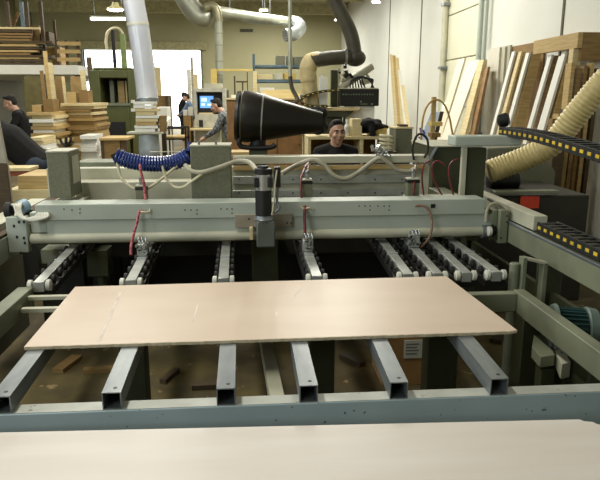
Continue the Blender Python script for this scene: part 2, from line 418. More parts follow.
# end plates
ep = MB().box(-1.40, -1.285, G - .02, G + .03, .775, .985).build('end_plate', paint, g, .006)
hm = MB()
for a, b in ((14, 226), (19, 222), (24, 222), (17, 237), (24, 238), (25, 243), (21, 253)):
    x, z = P(a, b, G - .02); MB().box(x - .006, x + .006, G - .022, G - .018, z - .008, z + .008).build('slot', black, ep)
MB().box(-1.28, -1.19, G + .03, G + .09, .88, 1.0).build('end_block', paint, g, .004)
ep = MB().box(1.49, 1.546, G - .03, G + .02, .78, .985).build('end_plate', paint_dim, g, .005)
hm = MB()
for a, b in ((507, 216), (507, 222), (501, 238)):
    x, z = P(a, b, G - .03); MB().cyl((x, G - .032, z), (x, G - .028, z), .006, n=8).build('bolt_hole', black, ep)
MB().box(1.455, 1.489, G, G + .1, .88, .98).build('end_block', paint_dim, g, .004)
MB().cyl((1.40, G + .02, .848), (1.45, G + .02, .848), .042, n=20).build('bar_collar', steel, g)
# side arms running back to the rear beam
MB().box(-1.235, -1.06, G + .161, 4.45, .99, 1.02).build('side_arm', cream, g, .004)
MB().box(-1.34, -1.24, G + .1, 4.45, .975, 1.005).build('side_arm', wood_d, g, .004)
MB().box(1.30, 1.42, G + .161, 4.45, .95, 1.0).build('side_arm', paint_dim, g, .004)
# rear beam with its strips
RB = 4.30
a, b, z0, z1 = RC(233, 162, 426, 206, RB)
MB().box(a - 1.25, b + .02, RB, RB + .10, .90, z1 - .03).build('rear_beam', cream, g, .004)
a2, b2, q0, q1 = RC(233, 156, 428, 163, RB); MB().box(a2, b2, RB - .02, RB + .12, q0, q1).build('top_bar', cream, g, .003)
a2, b2, q0, q1 = RC(233, 165, 424, 169, RB); MB().box(a2, b2, RB - .03, RB - .001, q0, q1).build('wooden_strip', wood, g)
for r in ((233, 175, 412, 183), (233, 189, 410, 196)):
    a2, b2, q0, q1 = RC(*r, RB); st = MB().box(a2, b2, RB - .025, RB - .001, q0, q1).build('guide_strip', alu, g, .003)
    hm = MB()
    for pxx in (239, 293, 321, 348, 375, 402):
        x, z = P(pxx, (r[1] + r[3]) / 2 + .5, RB - .026); MB().cyl((x, RB - .027, z), (x, RB - .023, z), .006, n=8).build('screw_hole', black, st)
a2, b2, q0, q1 = RC(76, 182, 195, 210, 4.12); MB().box(a2, b2, 4.12, 4.29, q0, q1).build('left_cover', cream, g, .004)
a2, b2, q0, q1 = RC(76, 162, 131, 181, 4.5); MB().box(a2, b2, 4.5, 4.75, q0 - .25, q1).build('left_housing', paint_dim, g, .006)
a2, b2, q0, q1 = RC(150, 168, 192, 183, 4.5); MB().box(a2, b2, 4.5, 4.7, q0 - .25, q1).build('left_housing', cream, g, .006)
# right column with cantilever arm
a2, b2, q0, q1 = RC(466, 148, 485, 206, 3.85); cl = MB().box(a2, b2, 3.85, 3.93, q0, q1).build('right_column', olive_dk, g, .004)
a2, b2, q0, q1 = RC(461, 147, 466, 202, 3.83); MB().box(a2, b2 + .001, 3.83, 3.86, q0, q1).build('column_flange', cream, g, .003)
a2, b2, q0, q1 = RC(455, 136, 522, 146, 3.8); MB().box(a2, b2, 3.8, 3.95, q0, q1).build('cantilever_arm', paint, g, .008)
a2, b2, q0, q1 = RC(410, 199, 466, 210, 3.78); MB().box(a2, b2, 3.78, 3.98, q0, q1).build('column_foot', cream, g, .004)

# spindle motor on the front of the gantry
sm = thing('spindle_motor', 'tall black spindle motor with silver band mounted on front of the gantry', 'motor', V(263, 248, 3.5))
MY = 3.50
def zz(y): return P(263, y, MY)[1]
xm = P(263.5, 200, MY)[0]
MB().lathe((xm, MY, zz(215)), (xm, MY, 9), [(0, .047), (zz(190) - zz(215), .047), (zz(190) - zz(215) + .001, .045)], 24).build('motor_body', black, sm)
MB().lathe((xm, MY, zz(189.7)), (xm, MY, 9), [(0, .049), (zz(174) - zz(189.7), .049)], 24).build('silver_band', chrome, sm)
hm = MB()
for s in (-1, 1):
    MB().box(xm + s * .04 - .012, xm + s * .04 + .012, MY - .05, MY - .015, zz(186.5), zz(176.5)).build('band_clamp', black, sm, .003)
MB().lathe((xm, MY, zz(173.8)), (xm, MY, 9), [(0, .05), (.03, .05), (.034, .03), (.045, .028), (.046, .012)], 24).build('motor_cap', black, sm)
MB().lathe((xm, MY, zz(221)), (xm, MY, 9), [(0, .05), (.012, .056), (.02, .05), (zz(215.2) - zz(221), .046)], 24).build('collar', steel, sm)
a2, b2, q0, q1 = RC(256.5, 221, 275, 247, 3.47); MB().box(a2, b2, 3.455, 3.56, q0, q1).build('gear_block', mat('grey_casting', (112, 116, 106), .45, .2), sm, .008)
a2, b2, q0, q1 = RC(235, 214, 292, 227, 3.6); pl = MB().box(a2, b2, 3.585, 3.5995, q0, q1).build('mount_plate', mat('tan_plate', (168, 156, 136), .6), sm, .002)
hm = MB()
for a, b in ((249, 219), (287, 223), (291, 223)):
    x, z = P(a, b, 3.585); MB().cyl((x, 3.5835, z), (x, 3.588, z), .006, n=8).build('bolt_hole', black, pl)
a2, b2, q0, q1 = RC(274, 167, 280.5, 187, 3.5); MB().box(a2, b2, 3.48, 3.54, q0, q1).build('valve', black, sm, .003)
MB().tube(bez([V(277, 170, 3.47), V(275, 185, 3.46), V(274, 200, 3.46), V(272, 215, 3.46)]), .005).build('air_line', creamhose, sm)
MB().tube(bez([V(278, 187, 3.49), V(277, 200, 3.49), V(279, 208, 3.48), V(274, 213, 3.47)]), .008).build('air_line', steel, sm)
a2, b2, q0, q1 = RC(249.5, 228, 253, 240, 3.53); MB().box(a2, b2, 3.53, 3.58, q0, q1).build('latch', wood_l, sm, .002)

# ================================================================== BOXES BEHIND THE FRONT BEAM
def control_box(rect, Y, dep, label, mt, topm, tilt=0):
    a, b, z0, z1 = RC(*rect, Y)
    t = thing('control_box', label, 'box', ((a + b) / 2, Y + dep / 2, z0))
    MB().box(a, b, Y, Y + dep, z0, z1 - .004).build('housing', mt, t, .004)
    MB().box(a - .003, b + .003, Y - .003, Y + dep, z1 - .0035, z1 + .006).build('lid', topm, t, .002)
    return t, (a, b, z0, z1)
b1, e1 = control_box((48, 152, 70, 198, ), 3.85, .24, 'tall olive grey box on the left end of the gantry', olive, cream)
MB().box(e1[1] + .0005, e1[1] + .004, 3.9, 4.05, e1[2] + .08, e1[3] - .03).build('side_plate', cream, b1)
b2_, e2 = control_box((191, 146, 231, 203), 3.80, .22, 'large olive grey box behind the gantry beam right of the blue coil', olive, cream)
hm = MB()
for pxx in (199, 216): x, z = P(pxx, 145, 3.83); MB().cyl((x, 3.83, e2[3] + .006), (x, 3.83, e2[3] + .025), .007, n=10).build('lid_bolt', steel, b2_)

hp = ((136, 190, 147, 206, 'small olive clamp cylinder under the blue coil hose', 'pink'),
      (302, 184, 312.5, 204, 'small olive clamp cylinder with red hose right of the spindle motor', 'red'),
      (407, 183, 419, 201, 'small olive clamp cylinder beside the right hose loops', 'red'))
for x0, y0, x1, y1, lab, kind in hp:
    a, b, z0, z1 = RC(x0, y0, x1, y1 + 6, 3.78)
    t = thing('clamp_cylinder', lab, 'clamp cylinder', ((a + b) / 2, 3.81, z0), 'clamp cylinders behind the gantry beam')
    MB().box(a, b, 3.775, 3.84, 1.0, z1).build('housing', olive, t, .003)
    MB().box(a - .002, b + .002, 3.773, 3.842, z1 + .0005, z1 + .02).build('cap', black, t, .003)
    MB().box(a, b - .003, 3.774, 3.838, z1 + .021, z1 + .03).build('top_plate', cream, t, .002)
    MB().cyl(((a + b) / 2, 3.8, z1 + .031), ((a + b) / 2, 3.8, z1 + .062), .012, n=12).build('fitting', chrome, t)
    MB().ell(((a + b) / 2, 3.8, z1 + .07), .014).build('fitting_elbow', steel, t)

# valve blocks sitting on the tracks just in front of the beam
for x, ptop, lab, pxx in ((-.610, 3.42, 'pale valve block on the left track at end of the pink hose', 139),
                          (.315, 3.45, 'pale valve block on the middle track at end of the red hose', 311),
                          (.947, 3.50, 'shaded valve block on the right track at end of the brown wire', 420)):
    t = thing('valve_block', lab, 'valve block', (x, ptop, ZT), 'valve blocks on the roller tracks')
    bl = MB().box(x - .03, x + .03, ptop - .03, ptop + .03, ZT + .001, ZT + .07); bl.build('block', alu, t, .006)
    random.seed(int(pxx)); fm = MB(); dk = MB()
    for k in range(7):
        fx = x + random.uniform(-.028, .028); fz = ZT + random.uniform(.015, .085)
        fm.cyl((fx, ptop - .031, fz), (fx, ptop - .048, fz), .008, n=10)
        dk.cyl((fx + random.uniform(-.02, .02), ptop - .0305, fz - .012), (fx, ptop - .036, fz - .012), .006, n=8)
    for k in range(3): fm.tube(bez([(x - .025 + k * .02, ptop, ZT + .075), (x - .02 + k * .02, ptop - .02, ZT + .105), (x - .01 + k * .018, ptop - .035, ZT + .08)]), .005)
    fm.build('fittings', chrome, t); dk.build('ports', black, t)

# ------------------------------------------------------------------ hoses and cables on the gantry
def cable(name, label, pts, r, m, cat='hose', n=10, group=None):
    return tag(MB().tube(bez(pts), r, n).build(name, m), label, cat, group)
# blue coil
cp = bez([V(117, 156, 3.92), V(130, 161, 3.92), V(152, 164, 3.92), V(175, 162, 3.92), V(190, 155, 3.92)], 12)
L = [0]
for i in range(1, len(cp)): L.append(L[-1] + (cp[i] - cp[i - 1]).length)
def along(s):
    for i in range(1, len(cp)):
        if L[i] >= s: break
    t = (s - L[i - 1]) / (L[i] - L[i - 1]); d = (cp[i] - cp[i - 1]).normalized(); return cp[i - 1].lerp(cp[i], t), d
hel = []; turns = 25; N = turns * 14
for k in range(N + 1):
    p, d = along(L[-1] * k / N * .999); a = 2 * PI * turns * k / N
    u = Vector((0, 0, 1)) - d * d.z; u.normalize(); w = d.cross(u)
    hel.append(p + (u * math.cos(a) + w * math.sin(a)) * .042)
ch = thing('coiled_hose', 'bright blue coiled air hose slung above the left gantry cover', 'hose', cp[0])
MB().tube(hel, .0088, 8).build('coil', bluehose, ch)
MB().cyl(V(115, 153, 3.92), V(118, 159, 3.92), .03, n=14).build('end_fitting', black, ch)
MB().tube(bez([V(188, 152, 3.92), V(190, 147, 3.95), V(189, 142, 3.96)]), .012).build('tail', bluehose, ch)
cable('air_hose', 'cream air hose looping down below the left half of the blue coil', [V(117, 160, 3.9), V(120, 175, 3.88), V(128, 185, 3.86), V(140, 190, 3.85), V(152, 186, 3.86), V(172, 170, 3.88), V(180, 164, 3.9)], .009, creamhose)
cable('air_hose', 'cream air hose looping up to the large olive box', [V(162, 165, 3.88), V(167, 180, 3.86), V(175, 187, 3.85), V(183, 187, 3.8), V(192, 181, 3.77), V(203, 173, 3.76)], .008, creamhose)
cable('air_hose', 'grey ribbed cable crossing the face of the large olive box', [V(185, 165, 3.82), V(192, 171, 3.78), V(203, 172, 3.76), V(220, 167, 3.76), V(238, 161, 3.77), V(250, 163, 3.72), V(257, 171, 3.6)], .014, mat('grey_cable', (176, 170, 146), .5), 'cable')
gc = mat('grey_cable', (176, 170, 146), .5)
cable('cable_bundle', 'thick grey cable sagging along the rear beam behind the seated person', [V(281, 174, 3.9), V(295, 166, 4.2), V(312, 160, 4.22), V(324, 165, 4.2), V(333, 175, 4.18), V(344, 179, 4.18), V(356, 174, 4.2), V(372, 162, 4.22), V(380, 157, 4.22)], .016, gc, 'cable')
cable('cable_bundle', 'thick grey cable dropping right from the top of the rear beam', [V(380, 157, 4.2), V(390, 164, 4.2), V(398, 170, 4.2), V(410, 171, 4.2), V(417, 166, 4.2)], .015, gc, 'cable')
bd = MB()
for a, b in ((325, 165), (345, 179), (360, 171), (371, 163)): p = V(a, b, 4.2); bd.box(p.x - .012, p.x + .012, p.y - .045, p.y + .02, p.z - .02, p.z + .02)
mb = MB()
random.seed(5)
for k in range(9):
    p = V(378 + random.uniform(-5, 9), 152 + random.uniform(-3, 5), 4.28); mb.cyl(p, p + Vector((random.uniform(-.03, .03), -.02, random.uniform(-.02, .04))), .012, n=10)
tag(mb.build('hose_fitting', chrome), 'cluster of shiny hose fittings on top of the rear beam', 'fitting')
cable('air_hose', 'red and white air hose dropping past clamp cylinder below blue coil', [V(140, 164, 3.77), V(141, 172, 3.76), V(144, 184, 3.76), V(145, 194, 3.755), V(146, 204, 3.74)], .0085, pinkhose)
cable('air_hose', 'pink air hose hanging down the left front of the gantry beam', [V(143, 211, 3.585), V(139, 213, 3.57), V(137, 222, 3.56), V(134, 233, 3.54), V(131, 246, 3.5), V(131, 255, 3.46)], .008, pinkhose)
cable('air_hose', 'short cream hose end on the gantry beam above the pink hose', [V(138, 212, 3.58), V(143, 212, 3.57), V(149, 212, 3.58), V(150, 209, 3.59)], .006, creamhose)
cable('air_hose', 'dark red air hose hanging in front of gantry beam right of spindle motor', [V(305, 206, 3.59), V(304.5, 215, 3.56), V(305, 230, 3.53), V(305, 245, 3.5), V(306, 252, 3.46)], .009, redhose)
cable('air_hose', 'tangle of short cream hose above the dark red hose', [V(300, 206, 3.585), V(304, 209, 3.58), V(309, 208, 3.58), V(313, 210, 3.59)], .007, creamhose)
cable('air_hose', 'left red hose strand rising to the cable over the rear beam', [V(302, 203, 3.74), V(301, 190, 3.75), V(302, 175, 3.85), V(307, 164, 4.1)], .008, redhose)
cable('air_hose', 'short red hose entering the middle clamp cylinder from above', [V(308, 182, 3.8), V(308, 172, 3.9), V(308, 162, 4.17)], .007, redhose)
cable('cable', 'brown twisted wire hanging down to the right valve block', [V(415, 206, 3.585), V(424, 206, 3.575), V(430, 213, 3.56), V(432, 226, 3.54), V(429, 238, 3.52), V(421, 247, 3.48)], .0075, mat('brown_wire', (150, 120, 96), .6, c2=(110, 80, 66), scale=60), 'cable')
for k, pts in enumerate(([(424, 197), (422, 178), (424, 165), (430, 161)], [(443, 197), (434, 180), (432, 167), (437, 161), (445, 165)], [(454, 197), (450, 182), (449, 168), (453, 161), (461, 159)])):
    hl = MB().tube(bez([V(a, b, 3.95) for a, b in pts]), .0062).build('air_hose', redhose)
    tag(hl, ('leftmost red hose loop beside the right clamp cylinder', 'middle red hose loop left of the right gantry column', 'red hose loop running into the right gantry column')[k], 'hose', 'red hose loops by the right column')
cable('air_hose', 'dark red air hose dropping into the right clamp cylinder', [V(414, 197, 3.76), V(414, 185, 3.76), V(415, 172, 3.9), V(416, 163, 4.15)], .007, redhose)
lp = bez([V(414, 160, 4.25), V(412.5, 148, 4.25), V(416, 137, 4.25), V(421, 134, 4.25), V(427, 139, 4.25), V(428, 150, 4.25), V(424, 158, 4.25)])
tag(MB().tube(lp, .008).build('cable_loop', rubber), 'upright dark cable loop in front of leaning white board', 'cable')
MB().lathe((1.452, G + .02, .848), (1.49, G + .02, .848), [(0, .03), (.005, .05), (.012, .05), (.016, .034), (.036, .034)], 20).build('bearing', black, g)
MB().lathe((1.42, G - .03, .858), (1.46, G - .03, .858), [(0, .02), (.004, .03), (.02, .03), (.024, .02)], 18).build('guide_wheel', whitep, g)
MB().box(1.44, 1.489, G - .02, G + .0, .80, .83).build('clamp_plate', olive_dk, g)
cable('cable', 'grey cable bending over the right end plate of the gantry', [V(486, 222, 3.58), V(487, 210, 3.6), V(491, 204.5, 3.62), V(498, 203.5, 3.63), V(505, 207, 3.62), V(509, 212, 3.6)], .010, gc, 'cable')
cable('cable', 'dark cable lying along the right rail cap behind the end plate', [V(488, 199, 3.9), V(497, 204, 3.75), V(510, 210, 3.66), V(516, 214, 3.62)], .008, rubber, 'cable')
# white cable bundle on the left end plate
wb = thing('cable_bundle', 'bundle of white cables curling over the left gantry end plate', 'cable', V(20, 215, 3.62))
for k in range(5):
    MB().tube(bez([V(10 + k * 3, 206 - k, 3.66), V(14 + k * 1.5, 205 + k, 3.6), V(17 + k * 1.5, 213 + k, 3.57), V(24 + k * 2, 219 + k * .4, 3.56), V(35 + k * 3, 217, 3.57), V(39 + k * 2, 213, 3.59)]), .008).build('strand', whitep, wb)
MB().cyl(V(6, 210, 3.64), V(12, 210, 3.64), .045, n=18).build('plug', rubber, wb)
MB().cyl(V(20, 208, 3.66), V(26, 205, 3.7), .04, n=18).build('connector', mat('pale_blue_plastic', (160, 190, 210), .4), wb)
cable('cable', 'thin pale wire stretched above the large olive box', [V(150, 152, 4.0), V(190, 152, 4.0), V(230, 156, 4.1), V(300, 155, 4.24)], .003, creamhose, 'wire')

# ================================================================== CABLE CHAIN (right)
def chain(pts, width_dir, W, Hh, name, label, cat='cable chain'):
    pts = bez(pts, 16); Ls = [0]
    for i in range(1, len(pts)): Ls.append(Ls[-1] + (pts[i] - pts[i - 1]).length)
    link = .072; n = int(Ls[-1] / link); wd = Vector(width_dir)
    t = thing(name, label, cat, pts[0])
    def at(s):
        for i in range(1, len(pts)):
            if Ls[i] >= s: break
        q = (s - Ls[i - 1]) / max(1e-6, Ls[i] - Ls[i - 1]); return pts[i - 1].lerp(pts[i], q)
    for k in range(n):
        p = at(k * link); q = at((k + .96) * link); d = (q - p).normalized(); nn = wd.cross(d).normalized()
        lk = MB()
        for s in (-1, 1):
            lk.bar(p + wd * s * W / 2, q + wd * s * W / 2, .014, Hh, nn)
            r0 = p.lerp(q, .5) + nn * s * Hh * .42
            lk.bar(r0 - wd * W / 2, r0 + wd * W / 2, .03, .008, nn)
        lo_ = lk.build('link', rubber, t, .002)
        s = -1 if abs(wd.x) > .5 else -1
        m0 = p.lerp(q, .27) + wd * s * (W / 2 + .0075); m1 = p.lerp(q, .73) + wd * s * (W / 2 + .0075)
        MB().bar(m0, m1, .004, Hh * .30, nn).build('yellow_insert', yellow, lo_, .001)
    cb = MB()
    for k in range(5): cb.tube([p + wd * (W * (.32 - .16 * k)) for p in pts], .011, 8)
    cb.build('cables', mat('dull_cables', (110, 108, 90), .6), t)
    return t
wd = Vector((1, 0, 0))
def VX(px, py, X):
    d = ray(px, py); t = X / d.x; return Vector((X, d.y * t, H + d.z * t))
u = [Vector((1.66, 3.95, 1.435)), Vector((1.66, 3.5, 1.43)), Vector((1.66, 3.0, 1.40)), Vector((1.66, 2.5, 1.36)), Vector((1.66, 1.9, 1.32)), Vector((1.66, 1.58, 1.22)), Vector((1.66, 1.5, 1.10)), Vector((1.66, 1.6, .985)), Vector((1.645, 2.0, .944)), Vector((1.645, 3.29, .944))]
chain(u, (1, 0, 0), .11, .055, 'cable_chain', 'black cable chain with yellow inserts looping over the right rail', 'cable chain')
a2, b2, q0, q1 = RC(505, 118, 523, 128, 4.0)
tag(MB().lathe((1.60, 3.99, 1.495), (1.69, 3.97, 1.515), [(0, .02), (.01, .042), (.06, .046), (.075, .03)], 18).build('motor_cap', black), 'small black cap on top of the cantilever arm end', 'cap')

# ================================================================== RIGHT SIDE, UNDER AND BEHIND THE RAIL
br = thing('bracket', 'grey inverted U bracket standing behind the right corner of the infeed frame', 'bracket', (1.38, 2.95, 0))
a2, b2, q0, q1 = RC(520, 257, 545, 300, 2.95)
MB().box(a2, a2 + .022, 2.93, 2.98, 0, q1).build('upright', paint_dim, br, .002)
MB().box(b2 - .022, b2, 2.93, 2.98, 0, q1 - .03).build('upright', paint_dim, br, .002)
MB().prism([(a2 + .0225, 2.93, q1 - .012), (a2 + .0225, 2.93, q1), (b2, 2.93, q1 - .028), (b2, 2.93, q1 - .04)], 0, (0, .05, 0)).build('cross_plate', cream, br)
a2, b2, q0, q1 = RC(508, 263, 519, 300, 2.97)
tag(MB().lathe(((a2 + b2) / 2, 2.97, 0), ((a2 + b2) / 2, 2.97, 1), [(0, .026), (q1 - .004, .026), (q1, .022)], 20).build('round_post', paint_dim), 'round grey post beside the rightmost white roller', 'post')
# teal electric motor
mo = thing('electric_motor', 'dark teal electric motor with cooling fins lying below the right rail', 'motor', (1.43, 2.66, 0))
p0 = Vector((1.36, 2.60, .615)); p1 = Vector((1.53, 2.56, .61)); ax = (p1 - p0).normalized()
ringm = mat('dull_motor_ring', (96, 112, 104), .45)
MB().lathe(p0, p1, [(0, .05), (.004, .105), (.022, .112), (.026, .098)], 32).build('end_bell', ringm, mo)
fm = MB().lathe(p0 + ax * .027, p1, [(0, .085), (.12, .085)], 32)
A = ax.orthogonal().normalized(); B = ax.cross(A)
for k in range(28):
    w = A * math.cos(2 * PI * k / 28) + B * math.sin(2 * PI * k / 28)
    fm.bar(p0 + ax * .03 + w * .088, p0 + ax * .145 + w * .088, .005, .022, w)
fm.build('finned_body', teal, mo)
MB().lathe(p0 + ax * .150, p1, [(0, .1), (.006, .107), (.045, .1), (.055, .05)], 32).build('fan_cover', ringm, mo)
MB().box(1.39, 1.50, 2.50, 2.66, 0, .50).build('pedestal', olive_dk, mo, .004)
ge = thing('gear_housing', 'pale cast gear housing in front of the teal motor', 'gear housing', (1.40, 2.36, 0))
MB().box(1.345, 1.49, 2.22, 2.40, 0, .60).build('casting', olive_dk, ge, .01)
MB().lathe((1.415, 2.31, .6005), (1.415, 2.31, 1), [(0, .07), (.015, .07), (.02, .04), (.04, .035), (.045, .015)], 20).build('cover', cream, ge)
MB().cyl((1.47, 2.25, .6005), (1.47, 2.25, .69), .02, n=14).build('plug', olive, ge)
# bracket plates hanging inside the frame
cb = thing('stop_bracket', 'pale angular stop plates with bolts below the right side beam', 'bracket', (1.12, 2.2, .3))
zq = .56
def Z(px, py, z):
    d = ray(px, py); t = (z - H) / d.z; return (d.x * t, d.y * t, z)
MB().prism([Z(535, 329, zq), Z(545, 334, zq), Z(555, 355, zq), Z(541, 357, zq), Z(532, 347, zq)], 0, (0, 0, -.05)).build('plate', paint_dim, cb, .002)
MB().prism([Z(549, 336, zq), Z(562, 346, zq), Z(571, 362, zq), Z(562, 364, zq)], 0, (0, 0, -.07)).build('plate', cream, cb, .002)
hm = MB()
for a, b in ((549, 341), (556, 349), (564, 353), (551, 346)):
    q = Vector(Z(a, b, zq + .001)); MB().cyl(q, q + Vector((0, 0, .025)), .011, n=10).build('bolt', steel, cb)
q = Vector(Z(548, 352, zq)); MB().box(q.x - .03, q.x + .03, q.y - .02, q.y + .04, 0, zq - .071).build('stand', olive_dk, cb)

# dust extraction hose, beige ribbed
def ribbed(name, label, pts, r, m, pitch=.035, cat='hose', amp=.0042):
    c = bez(pts, 20); Ls = [0]
    for i in range(1, len(c)): Ls.append(Ls[-1] + (c[i] - c[i - 1]).length)
    n = int(Ls[-1] / pitch * 4); out = []; rs = []; j = 1
    for k in range(n + 1):
        s = Ls[-1] * k / n
        while j < len(c) - 1 and Ls[j] < s: j += 1
        q = (s - Ls[j - 1]) / max(1e-6, Ls[j] - Ls[j - 1]); out.append(c[j - 1].lerp(c[j], q)); rs.append(r + amp * (1, 0, -1, 0)[k % 4])
    return tag(MB().tube(out, rs, 20).build(name, m, angle=180), label, cat)
ribbed('extraction_hose', 'thick beige ribbed extraction hose rising to the right', [V(488, 172, 5.0), V(505, 166, 4.98), V(530, 156, 4.9), V(553, 143, 4.8), V(575, 116, 4.7), V(600, 86, 4.6), V(640, 40, 4.5), Vector((3.35, 4.45, 3.1)), Vector((3.6, 4.45, 4.2)), Vector((3.62, 4.45, 5.295))], .095, ribhose, .032)
ex = thing('extractor', 'dark extractor machine behind the right rail with orange sign', 'machine', (2.3, 4.9, 0))
MB().box(1.80, 2.7, 4.72, 5.6, 0, P(520, 196, 4.72)[1]).build('cabinet', mat('very_dark_enamel', (44, 42, 30), .6), ex, .01)
a2, b2, q0, q1 = RC(521, 196.5, 539.5, 208.5, 4.70); MB().box(a2, b2, 4.705, 4.718, q0, q1).build('warning_sign', red, ex)
a2, b2, q0, q1 = RC(496, 190, 560, 196, 4.68); MB().box(a2, b2, 4.69, 4.78, q0 + .012, q1 - .01).build('lid_edge', paint_dim, ex, .004)
a2, b2, q0, q1 = RC(487, 171, 524, 189.5, 5.15); MB().lathe(((a2 + b2) / 2 - .14, 5.2, (q0 + q1) / 2 - .01), (9, 5.2, (q0 + q1) / 2 - .01), [(0, .05), (.01, .075), (.26, .075), (.28, .05)], 20).build('blower', black, ex)
gb = thing('grey_hopper', 'grey sheet metal hopper behind the ribbed hose', 'hopper', (2.4, 5.7, 0))
a2, b2, q0, q1 = RC(486, 146, 556, 190, 5.75)
MB().prism([(a2, 5.75, 0), (b2, 5.75, 0), (b2, 5.75, q1 - .25), (b2 - .2, 5.75, q1), (a2, 5.75, q1 - .02)], 0, (0, .5, 0)).build('hopper', olive, gb, .01)

# olive machine behind the red loops
om = thing('olive_cabinet', 'olive machine cabinet with pale top behind the red hose loops', 'cabinet', (1.6, 5.2, 0))
a2, b2, q0, q1 = RC(436, 147, 482, 200, 4.7)
MB().box(a2 - .03, b2 - .03, 4.7, 5.3, 0, q1).build('cabinet', olive_dk, om, .006)
MB().box(a2 - .04, b2 - .02, 4.68, 5.35, q1 + .001, q1 + .012).build('top_plate', cream, om, .003)
a2, b2, q0, q1 = RC(428, 147, 436, 168, 4.66); MB().bar((a2, 4.69, q0 + .02), (b2, 4.66, q1), .03, .02).build('lever', steel, om)

# ================================================================== MIDDLE BACKGROUND
# leaning white board with blue lettering strokes and arched hose stand
lb = thing('leaning_board', 'white board with blue marks leaning behind the rear beam', 'board', V(424, 156, 6.0))
q = [V(412, 160, 6.0), V(428, 160, 6.0), V(440, 112, 6.35), V(431, 112, 6.35)]
q = [Vector((q[0].x, 6.0, .0)), Vector((q[1].x + .0, 6.0, .0))] if False else q
dn = [q[0] + (q[0] - q[3]) * 1.75, q[1] + (q[1] - q[2]) * 1.75]
MB().prism([dn[0], dn[1], q[2], q[3]], 0, (0, .02, .004)).build('board_face', mat('bluish_white_sheet', (206, 216, 228), .5, c2=(198, 208, 220)), lb)
MB().prism([dn[1] + Vector((.001, 0, 0)), dn[1] + Vector((.05, .03, 0)), q[2] + Vector((.05, .03, 0)), q[2] + Vector((.001, 0, 0))], 0, (0, .03, .004)).build('dark_edge', wood_d, lb)  # wood strip, also dark for the shadow along the right edge
bm_ = MB()
for a, b, c_, d_ in ((419.5, 130, 421, 137), (420.5, 137, 422, 141), (423, 131, 424, 135), (424, 138, 426, 133)):
    pa, pb = V(a, b, 6.15), V(c_, d_, 6.15); bm_.bar(pa, pb, .018, .02)
hs = thing('hose_stand', 'ochre hose arched over a wooden post left of the right gantry column', 'hose stand', V(437, 160, 5.7))
MB().tube(bez([V(421, 140, 5.7), V(423, 118, 5.7), V(428, 105, 5.7), V(435, 100, 5.7), V(443, 103, 5.7), V(449, 116, 5.7), V(453, 137, 5.7)]), .009).build('arched_hose', ochre, hs)
a2, b2, q0, q1 = RC(432, 97, 436, 126, 5.72); MB().box(a2, b2, 5.72, 5.76, 0, q1).build('post', wood, hs)
a2, b2, q0, q1 = RC(431, 122, 442, 126, 5.7); MB().box(a2, b2, 5.68, 5.8, q0, q1).build('shelf', wood_y, hs)
a2, b2, q0, q1 = RC(431, 133, 440, 137, 5.7); MB().box(a2, b2, 5.68, 5.8, q0, q1).build('shelf', wood_b, hs)
mk = MB()
for a, b, c_, d_ in ((420, 128, 421.5, 135), (418.5, 137, 421.5, 139), (423, 130, 424.5, 134)):
    t0 = (160 - b) / 48; t1 = (160 - d_) / 48
    pa, pb = V(a, b, 6.0 + .35 * t0 - .012), V(c_, d_, 6.0 + .35 * t1 - .012); mk.bar(pa, pb, .016, .006, (0, 1, 0))
mk.build('blue_marks', mat('blue_ink', (40, 70, 170), .5), lb)

# small olive box on the bench to the left of it
t = thing('tool_box', 'olive box with cluttered top right of the wooden cubby bench', 'box', V(400, 155, 6.6))
a2, b2, q0, q1 = RC(395, 129, 412, 160, 6.6); MB().box(a2, b2, 6.6, 6.9, 0, q1).build('housing', olive, t, .006)
MB().box(a2 - .01, b2 + .01, 6.59, 6.91, q1 + .001, q1 + .02).build('lid', wood_l, t, .003)
a3, b3, r0, r1 = RC(399, 126, 407, 129, 6.7); MB().box(a3, b3, 6.65, 6.8, q1 + .021, q1 + .045).build('lid_tray', wood_d, t, .004)
for k in range(4):
    pt = V(388, 150 - k * 4, 6.3)
    tag(MB().tube([pt + Vector((.06 * math.cos(a), .06 * math.sin(a) + .1, .02 * math.sin(a * .5))) for a in [i * PI / 10 for i in range(20)]], .016, 8).build('hose_coil', creamhose),
        '%s pale hose coil from the top right of the wooden cubby bench' % ORD[3 - k], 'hose', 'pale hose coils by the bench')
st_ = V(388, 150, 6.3)
tag(MB().box(st_.x - .1, st_.x + .1, 6.3, 6.5, 0, st_.z - .02).build('coil_stand', wood_d), 'dark stand under the pale hose coils', 'stand')

# wooden cubby bench
cbn = thing('cubby_bench', 'open wooden cubby bench right of the seated person', 'bench', V(348, 160, 7.2))
YB_ = 7.2
a2, b2, q0, q1 = RC(308, 136.5, 388, 139.5, YB_)
MB().box(a2, b2, YB_, YB_ + .5, q0, q1).build('top_board', wood_l, cbn, .004)
for l, r in ((308, 311), (360, 363.5), (385, 388)):
    c0, c1, _, _ = RC(l, 140, r, 158, YB_); MB().box(c0, c1, YB_ + .005, YB_ + .48, 0, q0 - .001).build('divider', wood_l, cbn, .003)
MB().box(a2 + .05, b2 - .05, YB_ + .485, YB_ + .5, .5, q0 - .001).build('back_panel', wood_b, cbn)
for l, r in ((311.2, 359.8), (363.7, 384.8)):
    c0, c1, _, _ = RC(l, 140, r, 158, YB_); MB().box(c0, c1, YB_ + .01, YB_ + .48, .70, .72).build('shelf', wood_b, cbn)
topz = q1
def on_bench(nm, r, mt, lab, dep=.2, cat='box', bev=.004):
    a, b, z0, z1 = RC(*r, YB_ + .05); return tag(MB().box(a, b, YB_ + .05, YB_ + .05 + dep, topz + .001, z1).build(nm, mt, None, bev), lab, cat)
on_bench('paper_pack', (352, 119, 362, 138), wood_l, 'cream packet standing on cubby bench left of the black cloth')
